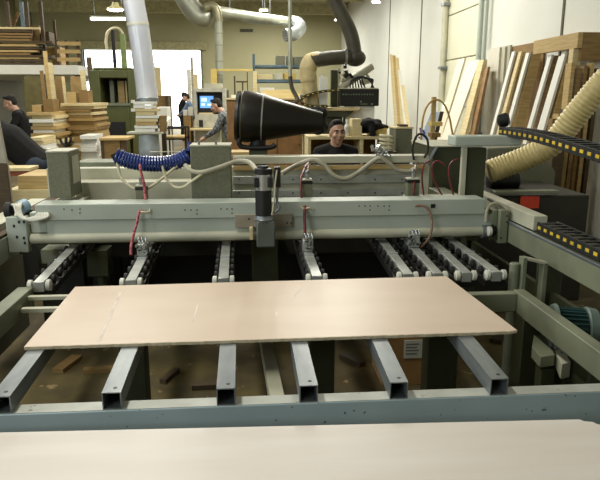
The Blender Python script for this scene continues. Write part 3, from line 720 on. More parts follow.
on_bench('paper_pack', (354.5, 131, 371, 138), white, 'white packet lying on cubby bench', .15) if False else None
a, b, z0, z1 = RC(371, 128, 387, 137, YB_ + .1)
tag(MB().box(a, b, YB_ + .1, YB_ + .4, topz + .001, z1).build('carton', wood_y, None, .004), 'yellowish carton under the black cloth on the cubby bench', 'box')
bt = thing('bottle', 'white plastic bottle on cubby bench right of the seated person head', 'bottle', (P(347, 137, 7.3)[0], 7.3, topz))
bx = P(347, 137, 7.3)[0]
MB().lathe((bx, 7.3, topz + .001), (bx, 7.3, 9), [(0, .035), (.01, .04), (.11, .04), (.135, .018), (.16, .016)], 18).build('body', whitep, bt)
MB().cyl((bx, 7.3, topz + .162), (bx, 7.3, topz + .19), .019, n=14).build('cap', white, bt)
random.seed(11); cm = MB()
for k in range(16):
    p = V(random.uniform(363, 386), random.uniform(121, 130), 7.35 + random.uniform(-.1, .12)); cm.ell(p, (random.uniform(.04, .075), .06, random.uniform(.03, .05)))
cm.tube(bez([V(371, 124, 7.25), V(372, 130, 7.22), V(373, 136, 7.24)]), .04)
cm.ell(V(377, 127, 7.38), (.15, .1, .04))
tag(cm.build('cloth_heap', blackcloth, None, 0, .012), 'crumpled black cloth on top of the carton on cubby bench', 'cloth')

# big black hood (dust cone)
HY = 5.6
hd = thing('extraction_hood', 'large black conical extraction hood with flange facing left', 'hood', V(275, 150, HY))
p0 = V(236, 116, HY); p1 = V(322, 122, HY - .05)
ax = (p1 - p0); ln = ax.length; k_ = HY / 620
prof = [(0, .16), (.003, .215), (.03, .218), (.032, .2), (.05, .2), (.054, .222), (.10, .225), (.25, .20), (.45, .155), (.62, .115), (ln, .085)]
MB().lathe(p0, p1, prof, 36).build('cone', cone_m, hd, angle=50)
tpos = (262 - 236) * k_
MB().lathe(p0 + ax.normalized() * (tpos - .006), p1, [(0, .206), (.012, .204)], 36).build('highlight_seam', alu, hd)  # ring on the hood, its white highlight put in as bright metal
MB().lathe(p0 + ax.normalized() * .052, p1, [(0, .224), (.005, .227), (.01, .224)], 36).build('flange_rim', mat('worn_rim', (92, 84, 60), .5), hd)
MB().tube(bez([V(240, 139, HY - .1), V(239, 143, HY - .1), V(243, 147, HY - .1), V(258, 148, HY - .1), V(272, 147, HY - .1), V(275, 144, HY - .1)]), .022, 12).build('foot_tube', black, hd)
MB().cyl(V(258, 138, HY - .02), V(258, 149, HY - .02), .07, n=18).build('neck', black, hd)
pb = V(258, 149, HY - .02)
MB().box(pb.x - .08, pb.x + .08, HY - .1, HY + .06, 0, pb.z).build('column', olive_dk, hd, .005)
# black bag on the hood tip
random.seed(21); cm = MB()
for k in range(16):
    v_ = random.uniform(111, 131); wdt = 4 + (v_ - 111) * .25
    p = V(319 + random.uniform(-wdt, wdt), v_, 7.32 + random.uniform(-.06, .06)); cm.ell(p, (random.uniform(.04, .075), .07, random.uniform(.05, .075)))
cm.ell(V(318, 124, 7.32), (.10, .1, .13))
tag(cm.build('black_bag', blackcloth, None, 0, .014), 'lumpy black cloth bag on the cubby bench at the narrow end of the hood', 'bag')

# brown cabinet behind the hood
t = thing('brown_cabinet', 'brown wooden cabinet behind the black hood', 'cabinet', V(260, 150, 10.2))
a2, b2, q0, q1 = RC(227, 98, 302, 150, 10.2)
MB().box(a2, b2, 10.2, 10.8, 0, q1 - .03).build('carcass', wood_b, t, .005)
MB().box(a2 - .02, b2 + .02, 10.17, 10.82, q1 - .029, q1).build('top_board', wood_l, t, .004)
cw = (b2 - a2) / 3
for k in range(3):
    dd = MB().box(a2 + cw * k + .01, a2 + cw * (k + 1) - .01, 10.175, 10.199, .12, q1 - .06).build('door', mat('reddish_board', (138, 100, 56), .6), t, .004)
    MB().cyl((a2 + cw * (k + 1) - .05, 10.174, .9), (a2 + cw * (k + 1) - .05, 10.14, .9), .012, n=10).build('knob', black, dd)
cz = q1
for i, (r, mt, lab) in enumerate((((231, 95, 247, 98), white, 'flat white packet on the brown cabinet'), ((262, 90, 292, 98), wood_l, 'pale wooden block on the brown cabinet behind hood'), ((281, 94, 300, 98), wood_l, 'low pale slat on the brown cabinet beside the grey pole'))):
    a, b, z0, z1 = RC(*r, 10.4 + i * .12); tag(MB().box(a, b, 10.4 + i * .12, 10.5 + i * .12, cz + .001, cz + max(.03, (r[3] - r[1]) * .0165)).build('wood_offcut', mt, None, .003), lab, 'offcut')

# yellow timber frame
yf = thing('timber_portal', 'yellow timber door frame standing by the back bench', 'frame', V(233, 150, 13.5))
for l, r, tp in ((211, 217, 69), (253, 257, 71)):
    a, b, z0, z1 = RC(l, tp, r, 100, 13.5); MB().box(a, b, 13.5, 13.6, 0, z1).build('post', wood_y if l == 211 else wood_l, yf, .004)
a, b, z0, z1 = RC(217.2, 69, 252.8, 71, 13.5); MB().box(a, b, 13.5, 13.58, z0, z1).build('top_rail', wood_y, yf, .003)
for l, r, tp in ((234, 235.5, 76), (242, 243.5, 81), (247, 248, 72)):
    a, b, z0, z1 = RC(l, tp, r, 100, 13.5); MB().box(a, b, 13.5, 13.56, 0, z1).build('slat', wood_d, yf)
a, b, z0, z1 = RC(236, 81, 247, 82.5, 13.5); MB().box(a, b, 13.5, 13.56, z0, z1).build('slat', wood_d, yf)

# blue steel shelf rack along the back
rk = thing('shelf_rack', 'blue and white steel shelf rack at the back wall', 'shelf rack', V(285, 150, 17))
RY = 17.0
for pxx, tp in ((254, 54), (308, 60)):
    a, b, z0, z1 = RC(pxx - 1.2, tp, pxx + 1.2, 100, RY); MB().box(a, b, RY, RY + .9, 0, z1).build('upright', bluepaint, rk, .005)
lv = []
for y0, y1 in ((65, 67.5), (79.5, 82.5), (95, 97.5), (110, 112.5)):
    a, b, z0, z1 = RC(255.3, y0, 306.7, y1, RY); s = MB().box(a, b, RY + .01, RY + .9, z0, z1); s.build('shelf', bluepaint, rk, .004); lv.append(z1)
random.seed(9)
for li, items in enumerate((((276, 285, 9, olive), (287, 293, 9, paint_dim), (294, 304, 8, paint_dim)), ((257, 272, 5, wood_l), (274, 282, 6, cream), (284, 296, 6, wood_y)), ((259, 274, 7, white), (276, 290, 5, wood_l), (292, 304, 5, wood_l)), ((258, 270, 7, wood_b), (275, 287, 6, wood_l), (291, 303, 8, wood_d)))):
    for k, (l, r, hpx, mt) in enumerate(items):
        a, b, _, _ = RC(l, 60, r, 70, RY + .1)
        tag(MB().box(a, b, RY + .05, RY + .6, lv[li] + .001, lv[li] + hpx * .0274).build('storage_box', mt, None, .01),
            '%s box on the %s shelf of the blue rack' % (('left', 'middle', 'right')[k], ('top', 'second', 'third', 'lowest visible')[li]), 'box', 'boxes on the blue shelf rack')

# rear edge machine with dark hose (right of centre)
EY = 9.0
em_ = thing('edge_machine', 'machine with black control box and curved beige table under the dark hose', 'machine', V(340, 130, EY))
a2, b2, q0, q1 = RC(296, 107.5, 360, 111, EY)
n = 14; pol = [(a2, EY, q0), (b2 - .1, EY, q0)]
MB().box(a2, b2, EY, EY + .7, q0, q1).build('table_top', wood_l, em_, .012)
a3, b3, r0, r1 = RC(300, 111.3, 354, 117, EY); MB().prism([(a3, EY + .03, r1), (b3, EY + .03, r1), (b3 - .09, EY + .03, r0), (a3 + .02, EY + .03, r0)], 0, (0, .6, 0)).build('apron', olive_dk, em_)
MB().box(a3 + .1, b3 - .15, EY + .1, EY + .6, 0, r0 - .001).build('pedestal', olive_dk, em_, .01)
a3, b3, r0, r1 = RC(340, 89, 379, 106, EY + .1); cx = MB().box(a3, b3, EY + .1, EY + .45, r0, r1).build('control_box', black, em_, .006)
a4, b4, s0, s1 = RC(339.5, 87.8, 378.5, 89, EY + .08); MB().box(a4, b4, EY + .09, EY + .46, s0 + .001, s1).build('box_rim', cream, em_)
lm = MB(); random.seed(2)
for k in range(12):
    x, z = P(343 + k * 2.7, 94.5, EY + .098); lm.box(x - .008, x + .010, EY + .096, EY + .0995, z - .007, z + random.uniform(.004, .012))
x, z = P(361, 101.5, EY + .098); lm.box(x - .012, x + .012, EY + .096, EY + .0995, z - .012, z + .008)
x, z = P(364, 104, EY + .098); lm.box(x - .05, x + .05, EY + .096, EY + .0995, z - .006, z + .004)
x, z = P(372, 104, EY + .098); lm.box(x - .012, x + .012, EY + .096, EY + .0995, z - .01, z + .01)
lm.build('indicator_row', mat('faded_labels', (120, 140, 110), .5), cx)
sup_a, sup_b, _, _ = RC(345, 106, 374, 107, EY + .2)
MB().box(sup_a, sup_b, EY + .15, EY + .4, 0, r0 - .001).build('box_stand', white, em_, .004)
a3, b3, r0, r1 = RC(319.5, 77, 327.5, 100, EY + .05); MB().box(a3, b3, EY + .05, EY + .2, q1 + .001, r1).build('white_box', white, em_, .004)
MB().cyl(V(321.5, 77, EY + .1), V(321.5, 74, EY + .1), .02, n=10).build('knob', white, em_)
a3, b3, r0, r1 = RC(331, 70, 337.5, 104, EY + .3); MB().box(a3, b3, EY + .3, EY + .4, q1 + .001, r1).build('column', olive_dk, em_, .004)
a3, b3, r0, r1 = RC(337.8, 68, 340, 104, EY + .3); MB().box(a3, b3, EY + .3, EY + .38, q1 + .001, r1).build('column', cream, em_, .003)
mm = MB(); random.seed(13)
for k in range(14):
    p = V(random.uniform(340, 368), random.uniform(68, 85), EY + .3); mm.cyl(p, p + Vector((random.uniform(-.1, .1), random.uniform(-.05, .05), random.uniform(-.06, .06))), random.uniform(.02, .045), n=10)
mm.cyl(V(340, 88, EY + .3), V(372, 66, EY + .35), .06, n=12)
mm.build('mechanism', cream, em_)
mm = MB()
for k in range(8):
    p = V(random.uniform(338, 362), random.uniform(68, 84), EY + .22); mm.cyl(p, p + Vector((random.uniform(-.08, .08), 0, random.uniform(-.05, .05))), random.uniform(.015, .03), n=10)
mm.build('mechanism_levers', black, em_)
mm = MB()
for k in range(6):
    mm.tube(bez([V(350 + k * 3, 88, EY + .2), V(352 + k * 2, 80 - k * .4, EY + .2), V(361 + k * 1.5, 76.5 + k * .5, EY + .2), V(369 + k * .8, 80, EY + .2), V(374 - k * .6, 88, EY + .2)]), .011, 8)
mm.build('looped_cables', rubber, em_)
# its cable chain
chain([V(340, 90, EY - .05), V(322, 91.5, EY - .05), V(308, 95, EY - .05), V(301, 99, EY - .05), V(303, 104, EY - .05), V(312, 106, EY - .05), V(330, 106, EY - .05)], (0, 1, 0), .12, .035, 'cable_chain', 'small cable chain curling left of the black control box', 'cable chain')
# dark overhead hose
dh = thing('overhead_hose', 'thick dark grey hose coming down from the ceiling to the edge machine', 'hose', V(350, 62, 9.2))
MB().tube(bez([V(325, -40, 9.2), V(333, -5, 9.2), V(342, 15, 9.2), V(350, 32, 9.2), V(354, 48, 9.2), V(355, 60, 9.2)]), .102, 18).build('drop', darkhose, dh)
MB().ell(V(355, 58, 9.2), (.16, .14, .12)).build('elbow', mat('dark_elbow', (58, 54, 42), .5), dh)
MB().tube([V(349, 57, 9.15), V(330, 58, 9.1), V(311, 61, 9.1)], .10, 18).build('run', darkhose, dh)
MB().cyl(V(344.5, 57, 9.14), V(347, 57, 9.14), .115, n=18).build('clamp', chrome, dh)
MB().tube(bez([V(321, 59.6, 9.12), V(312, 61, 9.12), V(308, 70, 9.12), V(309, 82, 9.12), V(312, 107, 9.12)]), [.108] * 5 + [.113] * 9 + [.125] * 14 + [.12] * 14 + [.11] * 15, 18).build('beige_elbow', mat('beige_plastic', (206, 188, 138), .5), dh)
# grey pole
gp0 = V(290, 17, 8.9)
gp = thing('drop_pipe', 'thin grey drop pipe with dark drooping hose left of the beige elbow', 'pipe', (gp0.x, 8.9, ZC))
MB().cyl((gp0.x, 8.9, 1.9), (gp0.x, 8.9, ZC - .001), .026, n=14).build('pipe', duct, gp)
MB().tube(bez([(gp0.x, 8.9, 1.93), V(292, 88, 8.9), V(296, 96, 8.88), V(297, 101, 8.85), V(290, 106, 8.8), V(286, 112, 8.8)]), .03).build('hose', darkhose, gp)

# ================================================================== PEOPLE
class Body:
    def __init__(s): s.m = MB()
    def cap(s, p0, r0, p1, r1, n=12):
        p0 = Vector(p0); p1 = Vector(p1); s.m.tube([p0.lerp(p1, t) for t in (0, .33, .66, 1)], [r0 + (r1 - r0) * t for t in (0, .33, .66, 1)], n); s.m.ell(p0, r0, None, 12, 8); s.m.ell(p1, r1, None, 12, 8); return s
    def ell(s, c, r, rot=None): s.m.ell(c, r, rot); return s
def hand(b, w, d, side, sc=1.0):        # wrist point, direction, sideways (thumb) direction
    w = Vector(w); d = Vector(d).normalized(); sd = Vector(side).normalized(); nrm = d.cross(sd).normalized()
    b.ell(w + d * .05 * sc, (.038 * sc, .038 * sc, .03 * sc))
    b.cap(w, .026 * sc, w + d * .08 * sc, .032 * sc)
    for k, ln in enumerate((.072, .082, .076, .06)):
        o = w + d * .08 * sc + sd * (.027 - .018 * k) * sc
        b.cap(o, .0095 * sc, o + d * ln * .5 * sc + nrm * .01 * sc, .009 * sc, 8); b.cap(o + d * ln * .5 * sc + nrm * .01 * sc, .009 * sc, o + d * ln * .9 * sc + nrm * .035 * sc, .0075 * sc, 8)
    o = w + d * .03 * sc + sd * .03 * sc
    b.cap(o, .012 * sc, o + d * .035 * sc + sd * .025 * sc, .0105 * sc, 8); b.cap(o + d * .035 * sc + sd * .025 * sc, .0105 * sc, o + d * .065 * sc + sd * .028 * sc + nrm * .012 * sc, .009 * sc, 8)
def head(b, c, f, upv, sc=1.0):          # c centre of skull, f face direction
    f = Vector(f).normalized(); u = Vector(upv).normalized(); r = f.cross(u).normalized(); u = r.cross(f)
    M = Matrix((r, f, u)).transposed(); e = M.to_euler()
    q = lambda x, y, z: Vector(c) + (r * x + f * y + u * z) * sc
    b.ell(q(0, -.012, .03), (.074 * sc, .094 * sc, .088 * sc), e)
    b.ell(q(0, .018, -.035), (.060 * sc, .072 * sc, .088 * sc), e)
    b.ell(q(0, .045, -.095), (.034 * sc, .034 * sc, .028 * sc), e)
    b.ell(q(0, .09, -.022), (.013 * sc, .022 * sc, .03 * sc), e); b.ell(q(0, .104, -.038), (.017 * sc, .014 * sc, .012 * sc), e)
    b.ell(q(0, .084, .018), (.055 * sc, .016 * sc, .011 * sc), e)
    b.ell(q(0, .084, -.066), (.026 * sc, .012 * sc, .0075 * sc), e); b.ell(q(0, .082, -.077), (.022 * sc, .012 * sc, .007 * sc), e)
    for s in (-1, 1):
        b.ell(q(s * .076, -.008, -.018), (.012 * sc, .02 * sc, .032 * sc), e); b.ell(q(s * .04, .06, -.035), (.026 * sc, .024 * sc, .024 * sc), e)
    return q, e, r, f, u
def hair_cap(h, q, e, sc=1.0, back=.0):
    h.ell(q(0, -.026, .056), (.079 * sc, .094 * sc, .075 * sc), e); h.ell(q(0, -.055, .005), (.076 * sc, .066 * sc, .075 * sc), e); h.ell(q(.008, .045, .106), (.056 * sc, .036 * sc, .024 * sc), e)

# --- the man facing the camera behind the rear beam
pr = thing('person', 'person with short dark hair and black crew neck shirt sitting behind the gantry facing us', 'person', (P(336, 140, 6.5)[0], 6.5, 0))
hx, hz = P(337.5, 132, 6.45); C0 = Vector((hx, 6.45, hz - .0))
b = Body(); fd = Vector((.12, -1, .0))
q, e, r_, f_, u_ = head(b, C0, fd, (-.04, 0, 1))
nk = Vector((hx - .01, 6.52, hz - .155)); b.cap(C0 + Vector((0, .03, -.05)), .056, nk, .062)
ch_ = Vector((hx - .01, 6.56, hz - .38)); pv = Vector((hx, 6.62, .52))
b.cap(nk + Vector((0, .03, -.07)), .08, ch_, .14); b.cap(ch_, .14, pv, .13)
for s in (-1, 1):
    sh = Vector((hx + s * .175, 6.56, hz - .225)); el = sh + Vector((s * .06, -.06, -.28)); wr = el + Vector((-s * .08, -.23, -.05))
    b.cap(nk + Vector((s * .05, .02, -.03)), .05, sh, .06); b.cap(sh, .058, el, .045); b.cap(el, .043, wr, .03); hand(b, wr, (-s * .3, -1, -.1), (-s, 0, .3))
    hp_ = pv + Vector((s * .09, 0, 0)); kn = Vector((hx + s * .14, 6.15, .5)); an = Vector((hx + s * .14, 6.2, .08))
    b.cap(hp_, .085, kn, .058); b.cap(kn, .056, an, .04); b.cap(an + Vector((0, .04, -.03)), .045, an + Vector((0, -.16, -.04)), .035)
b.m.build('body', skin, pr, 0, .0075, 2)
h = Body(); hair_cap(h, q, e); h.m.build('hair', hair, pr, 0, .009, 3)
s_ = Body(); s_.cap(nk + Vector((0, .02, -.085)), .10, ch_, .165); s_.cap(ch_, .165, pv + Vector((0, 0, .02)), .155); s_.cap(nk + Vector((0, .012, -.012)), .080, nk + Vector((0, .02, -.1)), .12)
for s in (-1, 1):
    sh = Vector((hx + s * .175, 6.56, hz - .225)); el = sh + Vector((s * .06, -.06, -.28))
    s_.cap(nk + Vector((s * .055, .018, -.028)), .068, sh, .074); s_.cap(sh, .068, sh.lerp(el, .65), .06)
s_.m.build('shirt', blackcloth, pr, 0, .012, 3)
t_ = Body()
for s in (-1, 1):
    hp_ = pv + Vector((s * .09, 0, 0)); kn = Vector((hx + s * .14, 6.15, .5)); an = Vector((hx + s * .14, 6.2, .1)); t_.cap(hp_, .098, kn, .07); t_.cap(kn, .068, an, .055)
t_.ell(pv, (.18, .14, .13)); t_.m.build('trousers', jeans, pr, 0, .014, 3)
ey = MB(); ir = MB(); bw = MB()
for s in (-1, 1):
    ey.ell(q(s * .032, .077, -.004), (.014, .009, .008)); ir.ell(q(s * .032, .085, -.004), (.006, .004, .006)); bw.tube([q(s * .013, .097, .018), q(s * .032, .098, .025), q(s * .053, .085, .019)], .0055, 8)
ey.build('eyes', eye_w, pr); ir.build('irises', hair, pr); bw.build('eyebrows', hair, pr)
MB().tube([q(-.024, .088, -.071), q(0, .097, -.072), q(.024, .088, -.071)], .0035, 8).build('mouth', mat('lips', (140, 80, 70), .5), pr)
stl = thing('stool', 'wooden stool under the seated person', 'stool', (hx, 6.62, 0))
MB().box(hx - .2, hx + .2, 6.5, 6.85, .34, .375).build('seat', wood, stl, .01)
for sx_ in (-.16, .16):
    for sy in (6.54, 6.8): MB().cyl((hx + sx_, sy, 0), (hx + sx_, sy, .339), .02, n=10).build('leg', wood, stl)

# --- generic standing worker
def worker(label, x, y, face, shirt_m, trouser_m, lean=0.0, htop=1.75, arms='down', hands_fwd=.4, detail=.010, sink=0.0):
    sc = htop / 1.75
    f = Vector((math.cos(face), math.sin(face), 0)); r = Vector((f.y, -f.x, 0)); o = Vector((x, y, 0)); U = Vector((0, 0, 1))
    p = thing('person', label, 'person', o)
    q3 = lambda a, bb, c_: o + (r * a + f * bb + U * c_) * sc
    cl, sl = math.cos(lean), math.sin(lean)
    tor = lambda a, bb, c_: q3(a, bb * cl + c_ * sl, .93 + c_ * cl - bb * sl)     # torso frame above the hip, bent forward
    b = Body(); s_ = Body(); t_ = Body(); hh = Body()
    hc = tor(0, .04 + .04 * sl, .70); hf = (f * math.cos(lean * .45) - U * math.sin(lean * .45 + .15)); hu = (U * math.cos(lean * .45) + f * math.sin(lean * .45))
    q, e, *_ = head(b, hc, hf, hu, sc)
    nk = tor(0, 0, .55); b.cap(hc + (nk - hc) * .2, .055 * sc, nk, .06 * sc)
    for B_, k in ((b, 1.0), (s_, 1.1)):
        B_.cap(tor(0, 0, .47), .10 * sc * k, tor(0, 0, .33), .145 * sc * k); B_.cap(tor(0, 0, .33), .145 * sc * k, tor(0, 0, .1), .135 * sc * k); B_.cap(tor(0, 0, .1), .135 * sc * k, tor(0, 0, 0), .14 * sc * k)
    for s in (-1, 1):
        sh = tor(s * .185, 0, .47)
        if arms == 'down': el = sh + (r * s * .05 - U * .29 + f * .02) * sc; wr = el + (f * .08 - U * .25) * sc
        else: el = sh + (r * s * .05 - U * .24 + f * .14) * sc; wr = el + (f * .2 - U * .14 - r * s * .04) * sc
        for B_, k in ((b, 1.0), (s_, 1.2)):
            B_.cap(tor(s * .06, 0, .5), .055 * sc * k, sh, .06 * sc * k); B_.cap(sh, .056 * sc * k, el, .044 * sc * k); B_.cap(el, .042 * sc * k, el.lerp(wr, .9 if B_ is s_ else 1), .03 * sc * k)
        hand(b, wr, (wr - el) + f * .02, f if arms == 'down' else -r * s, sc)
        hp_ = q3(s * .09, 0, .92); kn = q3(s * .1, .02, .5); an = q3(s * .11, -.02, .09)
        for B_, k in ((b, 1.0), (t_, 1.15)):
            B_.cap(hp_, .088 * sc * k, kn, .058 * sc * k); B_.cap(kn, .056 * sc * k, an, .042 * sc * k)
        b.cap(an + U * (-.045), .04, q3(s * .12, .15, .035), .035)
    t_.ell(q3(0, 0, .92), (.17 * sc, .15 * sc, .13 * sc))
    hair_cap(hh, q, e, sc)
    b.m.build('body', skin, p, 0, detail, 2); s_.m.build('shirt', shirt_m, p, 0, .014, 3); t_.m.build('trousers', trouser_m, p, 0, .014, 3); hh.m.build('hair', hair, p, 0, .011, 3)
    shm = MB()
    for s in (-1, 1): shm.ell(q3(s * .12, .06, .045), (.05, .05, .045)); shm.ell(q3(s * .12, .13, .035), (.045, .06, .034)); shm.ell(q3(s * .12, .0, .04), (.045, .05, .04))
    shm.build('shoes', black, p, 0, .012, 2)
    return p
wx = P(235, 130, 11.3)[0]
worker('person in plaid shirt leaning over the counter by the lit screen', wx, 11.3, PI * .97, plaid_m, jeans, .42, 1.70, 'fwd')
worker('dark dressed person in side view in the bright doorway, nearest the left doorpost', P(182, 110, 24.5)[0], 24.5, PI * .1, blackcloth, blackcloth, .1, 1.83, 'fwd', detail=.016)
worker('person in blue shirt standing at right of dark dressed one in doorway', P(190.5, 110, 23.5)[0], 23.5, PI * .95, mat('blue_shirt', (104, 124, 150), .9), jeans, .12, 1.76, 'fwd', detail=.016)
worker('dark dressed person with head bowed under the mezzanine at far left', P(28, 120, 10.9)[0], 10.9, PI * 1.1, blackcloth, blackcloth, .3, 1.72, 'fwd')
worker('person in black top and jeans bending over at left edge beside the olive box', P(38, 165, 6.6)[0], 6.6, PI * 1.03, blackcloth, jeans, .80, 1.84, 'fwd')

# ================================================================== LEFT BACKGROUND
lo = thing('upright_board', 'pale upright panel cut off by the left edge of the photo', 'board', (P(2, 150, 5.0)[0], 5.0, 0))
a, b, z0, z1 = RC(-20, 100, -2, 170, 5.0)
MB().prism([(a, 5.0, 0), (b + .06, 5.0, 0), (b + .045, 5.0, z0), (b, 5.0, z1), (a, 5.0, z1)], 0, (0, .04, 0)).build('panel', mat('grey_panel', (170, 164, 146), .5), lo, .003)
MB().box(a + .02, b + .05, 4.975, 4.999, 0, P(4, 163, 5)[1]).build('lower_board', wood_d, lo, .003)
# lumber blocks low left
zt = 0
def pile(rects, Y, dep, mt_list, labs, cat='board', grp=None, nm='wood_block'):
    out = []
    for i, r in enumerate(rects):
        a, b, z0, z1 = RC(*r, Y); out.append((a, b, z0, z1))
    for i, (a, b, z0, z1) in enumerate(out):
        o = MB().box(a, b, Y + random.uniform(-.02, .02), Y + dep, z0 + .002, z1).build(nm, mt_list[i % len(mt_list)], None, .004); tag(o, labs[i], cat, grp)
Yp = 5.3
pile([(12, 204, 50, 214)], Yp, .6, [wood_b], ['lowest wide board of the pile left of the olive box'])
pile([(6, 190, 49, 203.5)], Yp, .6, [wood_l], ['thick light wooden board in the pile left of the olive box, second layer'])
pile([(17, 176, 48, 189.5)], Yp + .03, .5, [wood], ['uppermost thick wooden board on the pile left of olive box'])
a, b, z0, z1 = RC(6, 214.5, 60, 240, Yp)
tag(MB().box(a, b, Yp, Yp + .6, 0, z1).build('support_stand', nb), 'black stand under the board pile left of the olive box', 'stand')  # coloured black for the shade below the pile
a, b, z0, z1 = RC(11, 168, 30, 171, 5.95)
wk = thing('work_table', 'low table with pale top in front of the bending person', 'table', ((a + b) / 2, 6.2, 0))
MB().box(a - .3, b, 5.95, 6.2, z1 - .03, z1).build('top', wood_l, wk, .003)
MB().box(a - .28, b - .02, 5.97, 6.18, z1 - .08, z1 - .031).build('apron', mat('red_brown', (140, 70, 40), .6), wk)
for xx in (a - .26, b - .05):
    for yy in (5.98, 6.13): MB().box(xx, xx + .04, yy, yy + .04, 0, z1 - .081).build('leg', white, wk)

random.seed(31)
def stack(x0, x1, ytop, Y, n_px, dep, label, grp, ragged=2.0, pattern=None, floor_from=168):
    # stack of boards from a pallet up, thickness from the photo
    z_top = P((x0 + x1) / 2, ytop, Y)[1]; th = n_px * Y / 620
    n = int((z_top - .14) / (th + .002)); th = (z_top - .14) / n - .002
    a, b, _, _ = RC(x0, 120, x1, 130, Y)
    pal = thing('pallet', 'wooden pallet under the ' + label, 'pallet', ((a + b) / 2, Y + dep / 2, 0), 'pallets under the board stacks')
    for k in range(3): MB().box(a + (b - a) * (.02 + .42 * k), a + (b - a) * (.12 + .42 * k), Y, Y + dep, 0, .1).build('runner', wood_b, pal)
    for k in range(4): MB().box(a, b, Y + dep * k / 4, Y + dep * (k + .7) / 4, .1005, .139).build('slat', wood_b, pal)
    mts = pattern or [wood, wood_l, wood, wood_b, wood_l, white, wood_l, chip]
    for k in range(n):
        l = random.uniform(-ragged, ragged) * Y / 620; r = random.uniform(-ragged * 1.4, ragged * 1.4) * Y / 620
        zz0 = .14 + k * (th + .002)
        o = MB().box(a + l, b + r, Y + random.uniform(-.06, .06), Y + dep + random.uniform(-.05, .05), zz0 + .0005, zz0 + th).build('stacked_board', random.choice(mts), None, .003)
        tag(o, '%s board from the top of the %s' % (ORD[n - 1 - k], label), 'board', grp)
    return z_top
zA = stack(62, 94, 103, 10.0, 2.7, .9, 'tall ragged stack', 'boards of the tall ragged stack', 2.6)
zB = stack(30, 55, 112, 9.3, 3.2, .8, 'stack behind bending person', 'boards of the stack behind the bending person', 2.6)
zW = stack(79, 97, 135, 9.4, 3.8, .5, 'low white stack below the tall ragged one', 'boards of the low white stack', 1.5, [white, white, wood_l])
zS = stack(29, 43, 137, 8.5, 3.6, .5, 'low pale stack beside bending person', 'boards of the low pale stack', 1.5, [white, white, wood_l])
def block(r, Y, dep, mt, lab, zbase, cat='wood block', nm='wood_block'):
    a, b, z0, z1 = RC(*r, Y); return tag(MB().box(a, b, Y, Y + dep, zbase + .001, max(z1, zbase + .02)).build(nm, mt, None, .004), lab, cat)
block((67, 92, 76, 103), 10.1, .3, wood, 'small upright block left on top of the tall ragged stack', zA)
block((79, 90, 88, 103), 10.1, .3, wood_b, 'brown block right on top of the tall ragged stack', zA)
block((32, 105, 41, 112), 9.4, .3, wood, 'low block on the left of the stack behind bending person', zB)
block((43, 99, 53, 112), 9.4, .3, wood_b, 'upright block on right of the stack behind bending person', zB)
# a dark C-shaped clamp in front of the stacks
ck = thing('hand_clamp', 'dark wire clamp lying in front of the stack above the olive box', 'clamp', V(66, 146, 8.9))
MB().tube(bez([V(60, 138, 8.9), V(62, 143, 8.9), V(66, 145, 8.9), V(70, 142, 8.9), V(71, 137, 8.9)]), .018, 8).build('bow', black, ck)
MB().cyl(V(66, 137, 8.9), V(66, 150, 8.9), .02, n=10).build('spindle', black, ck)
pk = V(66, 150, 8.9)
tag(MB().cyl((pk.x, 8.9, 0), (pk.x, 8.9, pk.z - .001), .04, n=12).build('clamp_post', olive_dk), 'short dark post under the wire clamp', 'post')

# boards leaning below the mezzanine
lean = [((20, 76, 40, 112), 14.5, olive_dk and mat('dim_olive_board', (96, 88, 44), .7), 'wide dull olive panel leaning under the mezzanine'),
        ((38, 70, 41.5, 105), 14.2, wood_b, 'narrow brown board leaning at right of the olive panel'),
        ((42, 50, 46, 104), 13.8, wood, 'long narrow board leaning before the mezzanine edge, the taller left one'),
        ((46.5, 62, 51, 104), 13.6, wood_l, 'long narrow pale board leaning before the mezzanine, the shorter right one'),
        ((51, 76, 60, 104), 14.4, wood_b, 'orange brown panel standing below mezzanine cage'),
        ((60, 76, 63, 104), 14.2, wood_l, 'thin pale strip between two brown panels'),
        ((67, 76, 82, 104), 14.6, mat('orange_board', (150, 122, 70), .7), 'broad orange brown panel standing left of the green machine'),
        ((79, 70, 84, 106), 13.9, wood_l, 'pale narrow board leaning beside broad orange panel'),
        ((86, 56, 91, 106), 14.0, wood_d, 'dark narrow board leaning on the bright doorway edge')]
for (r, Y, mt, lab) in lean:
    a, b, z0, z1 = RC(*r, Y); sk = 0 if (r[2] - r[0]) > 7 else .12
    a0, b0 = a, b
    pl = [(a0 + sk, Y, 0), (b0 + sk, Y, 0), (b0 - sk * .4, Y + .35, z1), (a0 - sk * .4, Y + .35, z1)]
    tag(MB().prism(pl, 0, (0, .03, .003)).build('leaning_board', mt), lab, 'board', 'boards leaning under the mezzanine')

# mezzanine with rail cage
MY_ = 18.0
mz = thing('mezzanine', 'timber store mezzanine with white edge at far left', 'mezzanine', (-7.2, 22, 0))
a, b, z0, z1 = RC(-20, 65, 78, 74.5, MY_)
MB().box(XL + .01, b, MY_, 26.0, z0, z1).build('deck', white, mz, .01)
for xx in (-8.4, b - .2): MB().box(xx, xx + .15, MY_ + .4, MY_ + .55, 0, z0 - .001).build('post', olive_dk, mz)
ad, bd_, c0, c1 = RC(57, 41, 80, 68, MY_ + .1)
for pxx in (58, 67.5, 79):
    xx = P(pxx, 55, MY_ + .1)[0]; MB().box(xx - .04, xx + .04, MY_ + .05, MY_ + .13, z1 + .001, c1 + .02).build('rail_post', wood_d, mz)
for y in (43.5, 51.5, 59.5):
    q0 = P(67, y, MY_)[1]; MB().box(P(57, y, MY_)[0], P(80, y, MY_)[0], MY_ + .01, MY_ + .045, q0 - .05, q0 + .05).build('rail', wood, mz)
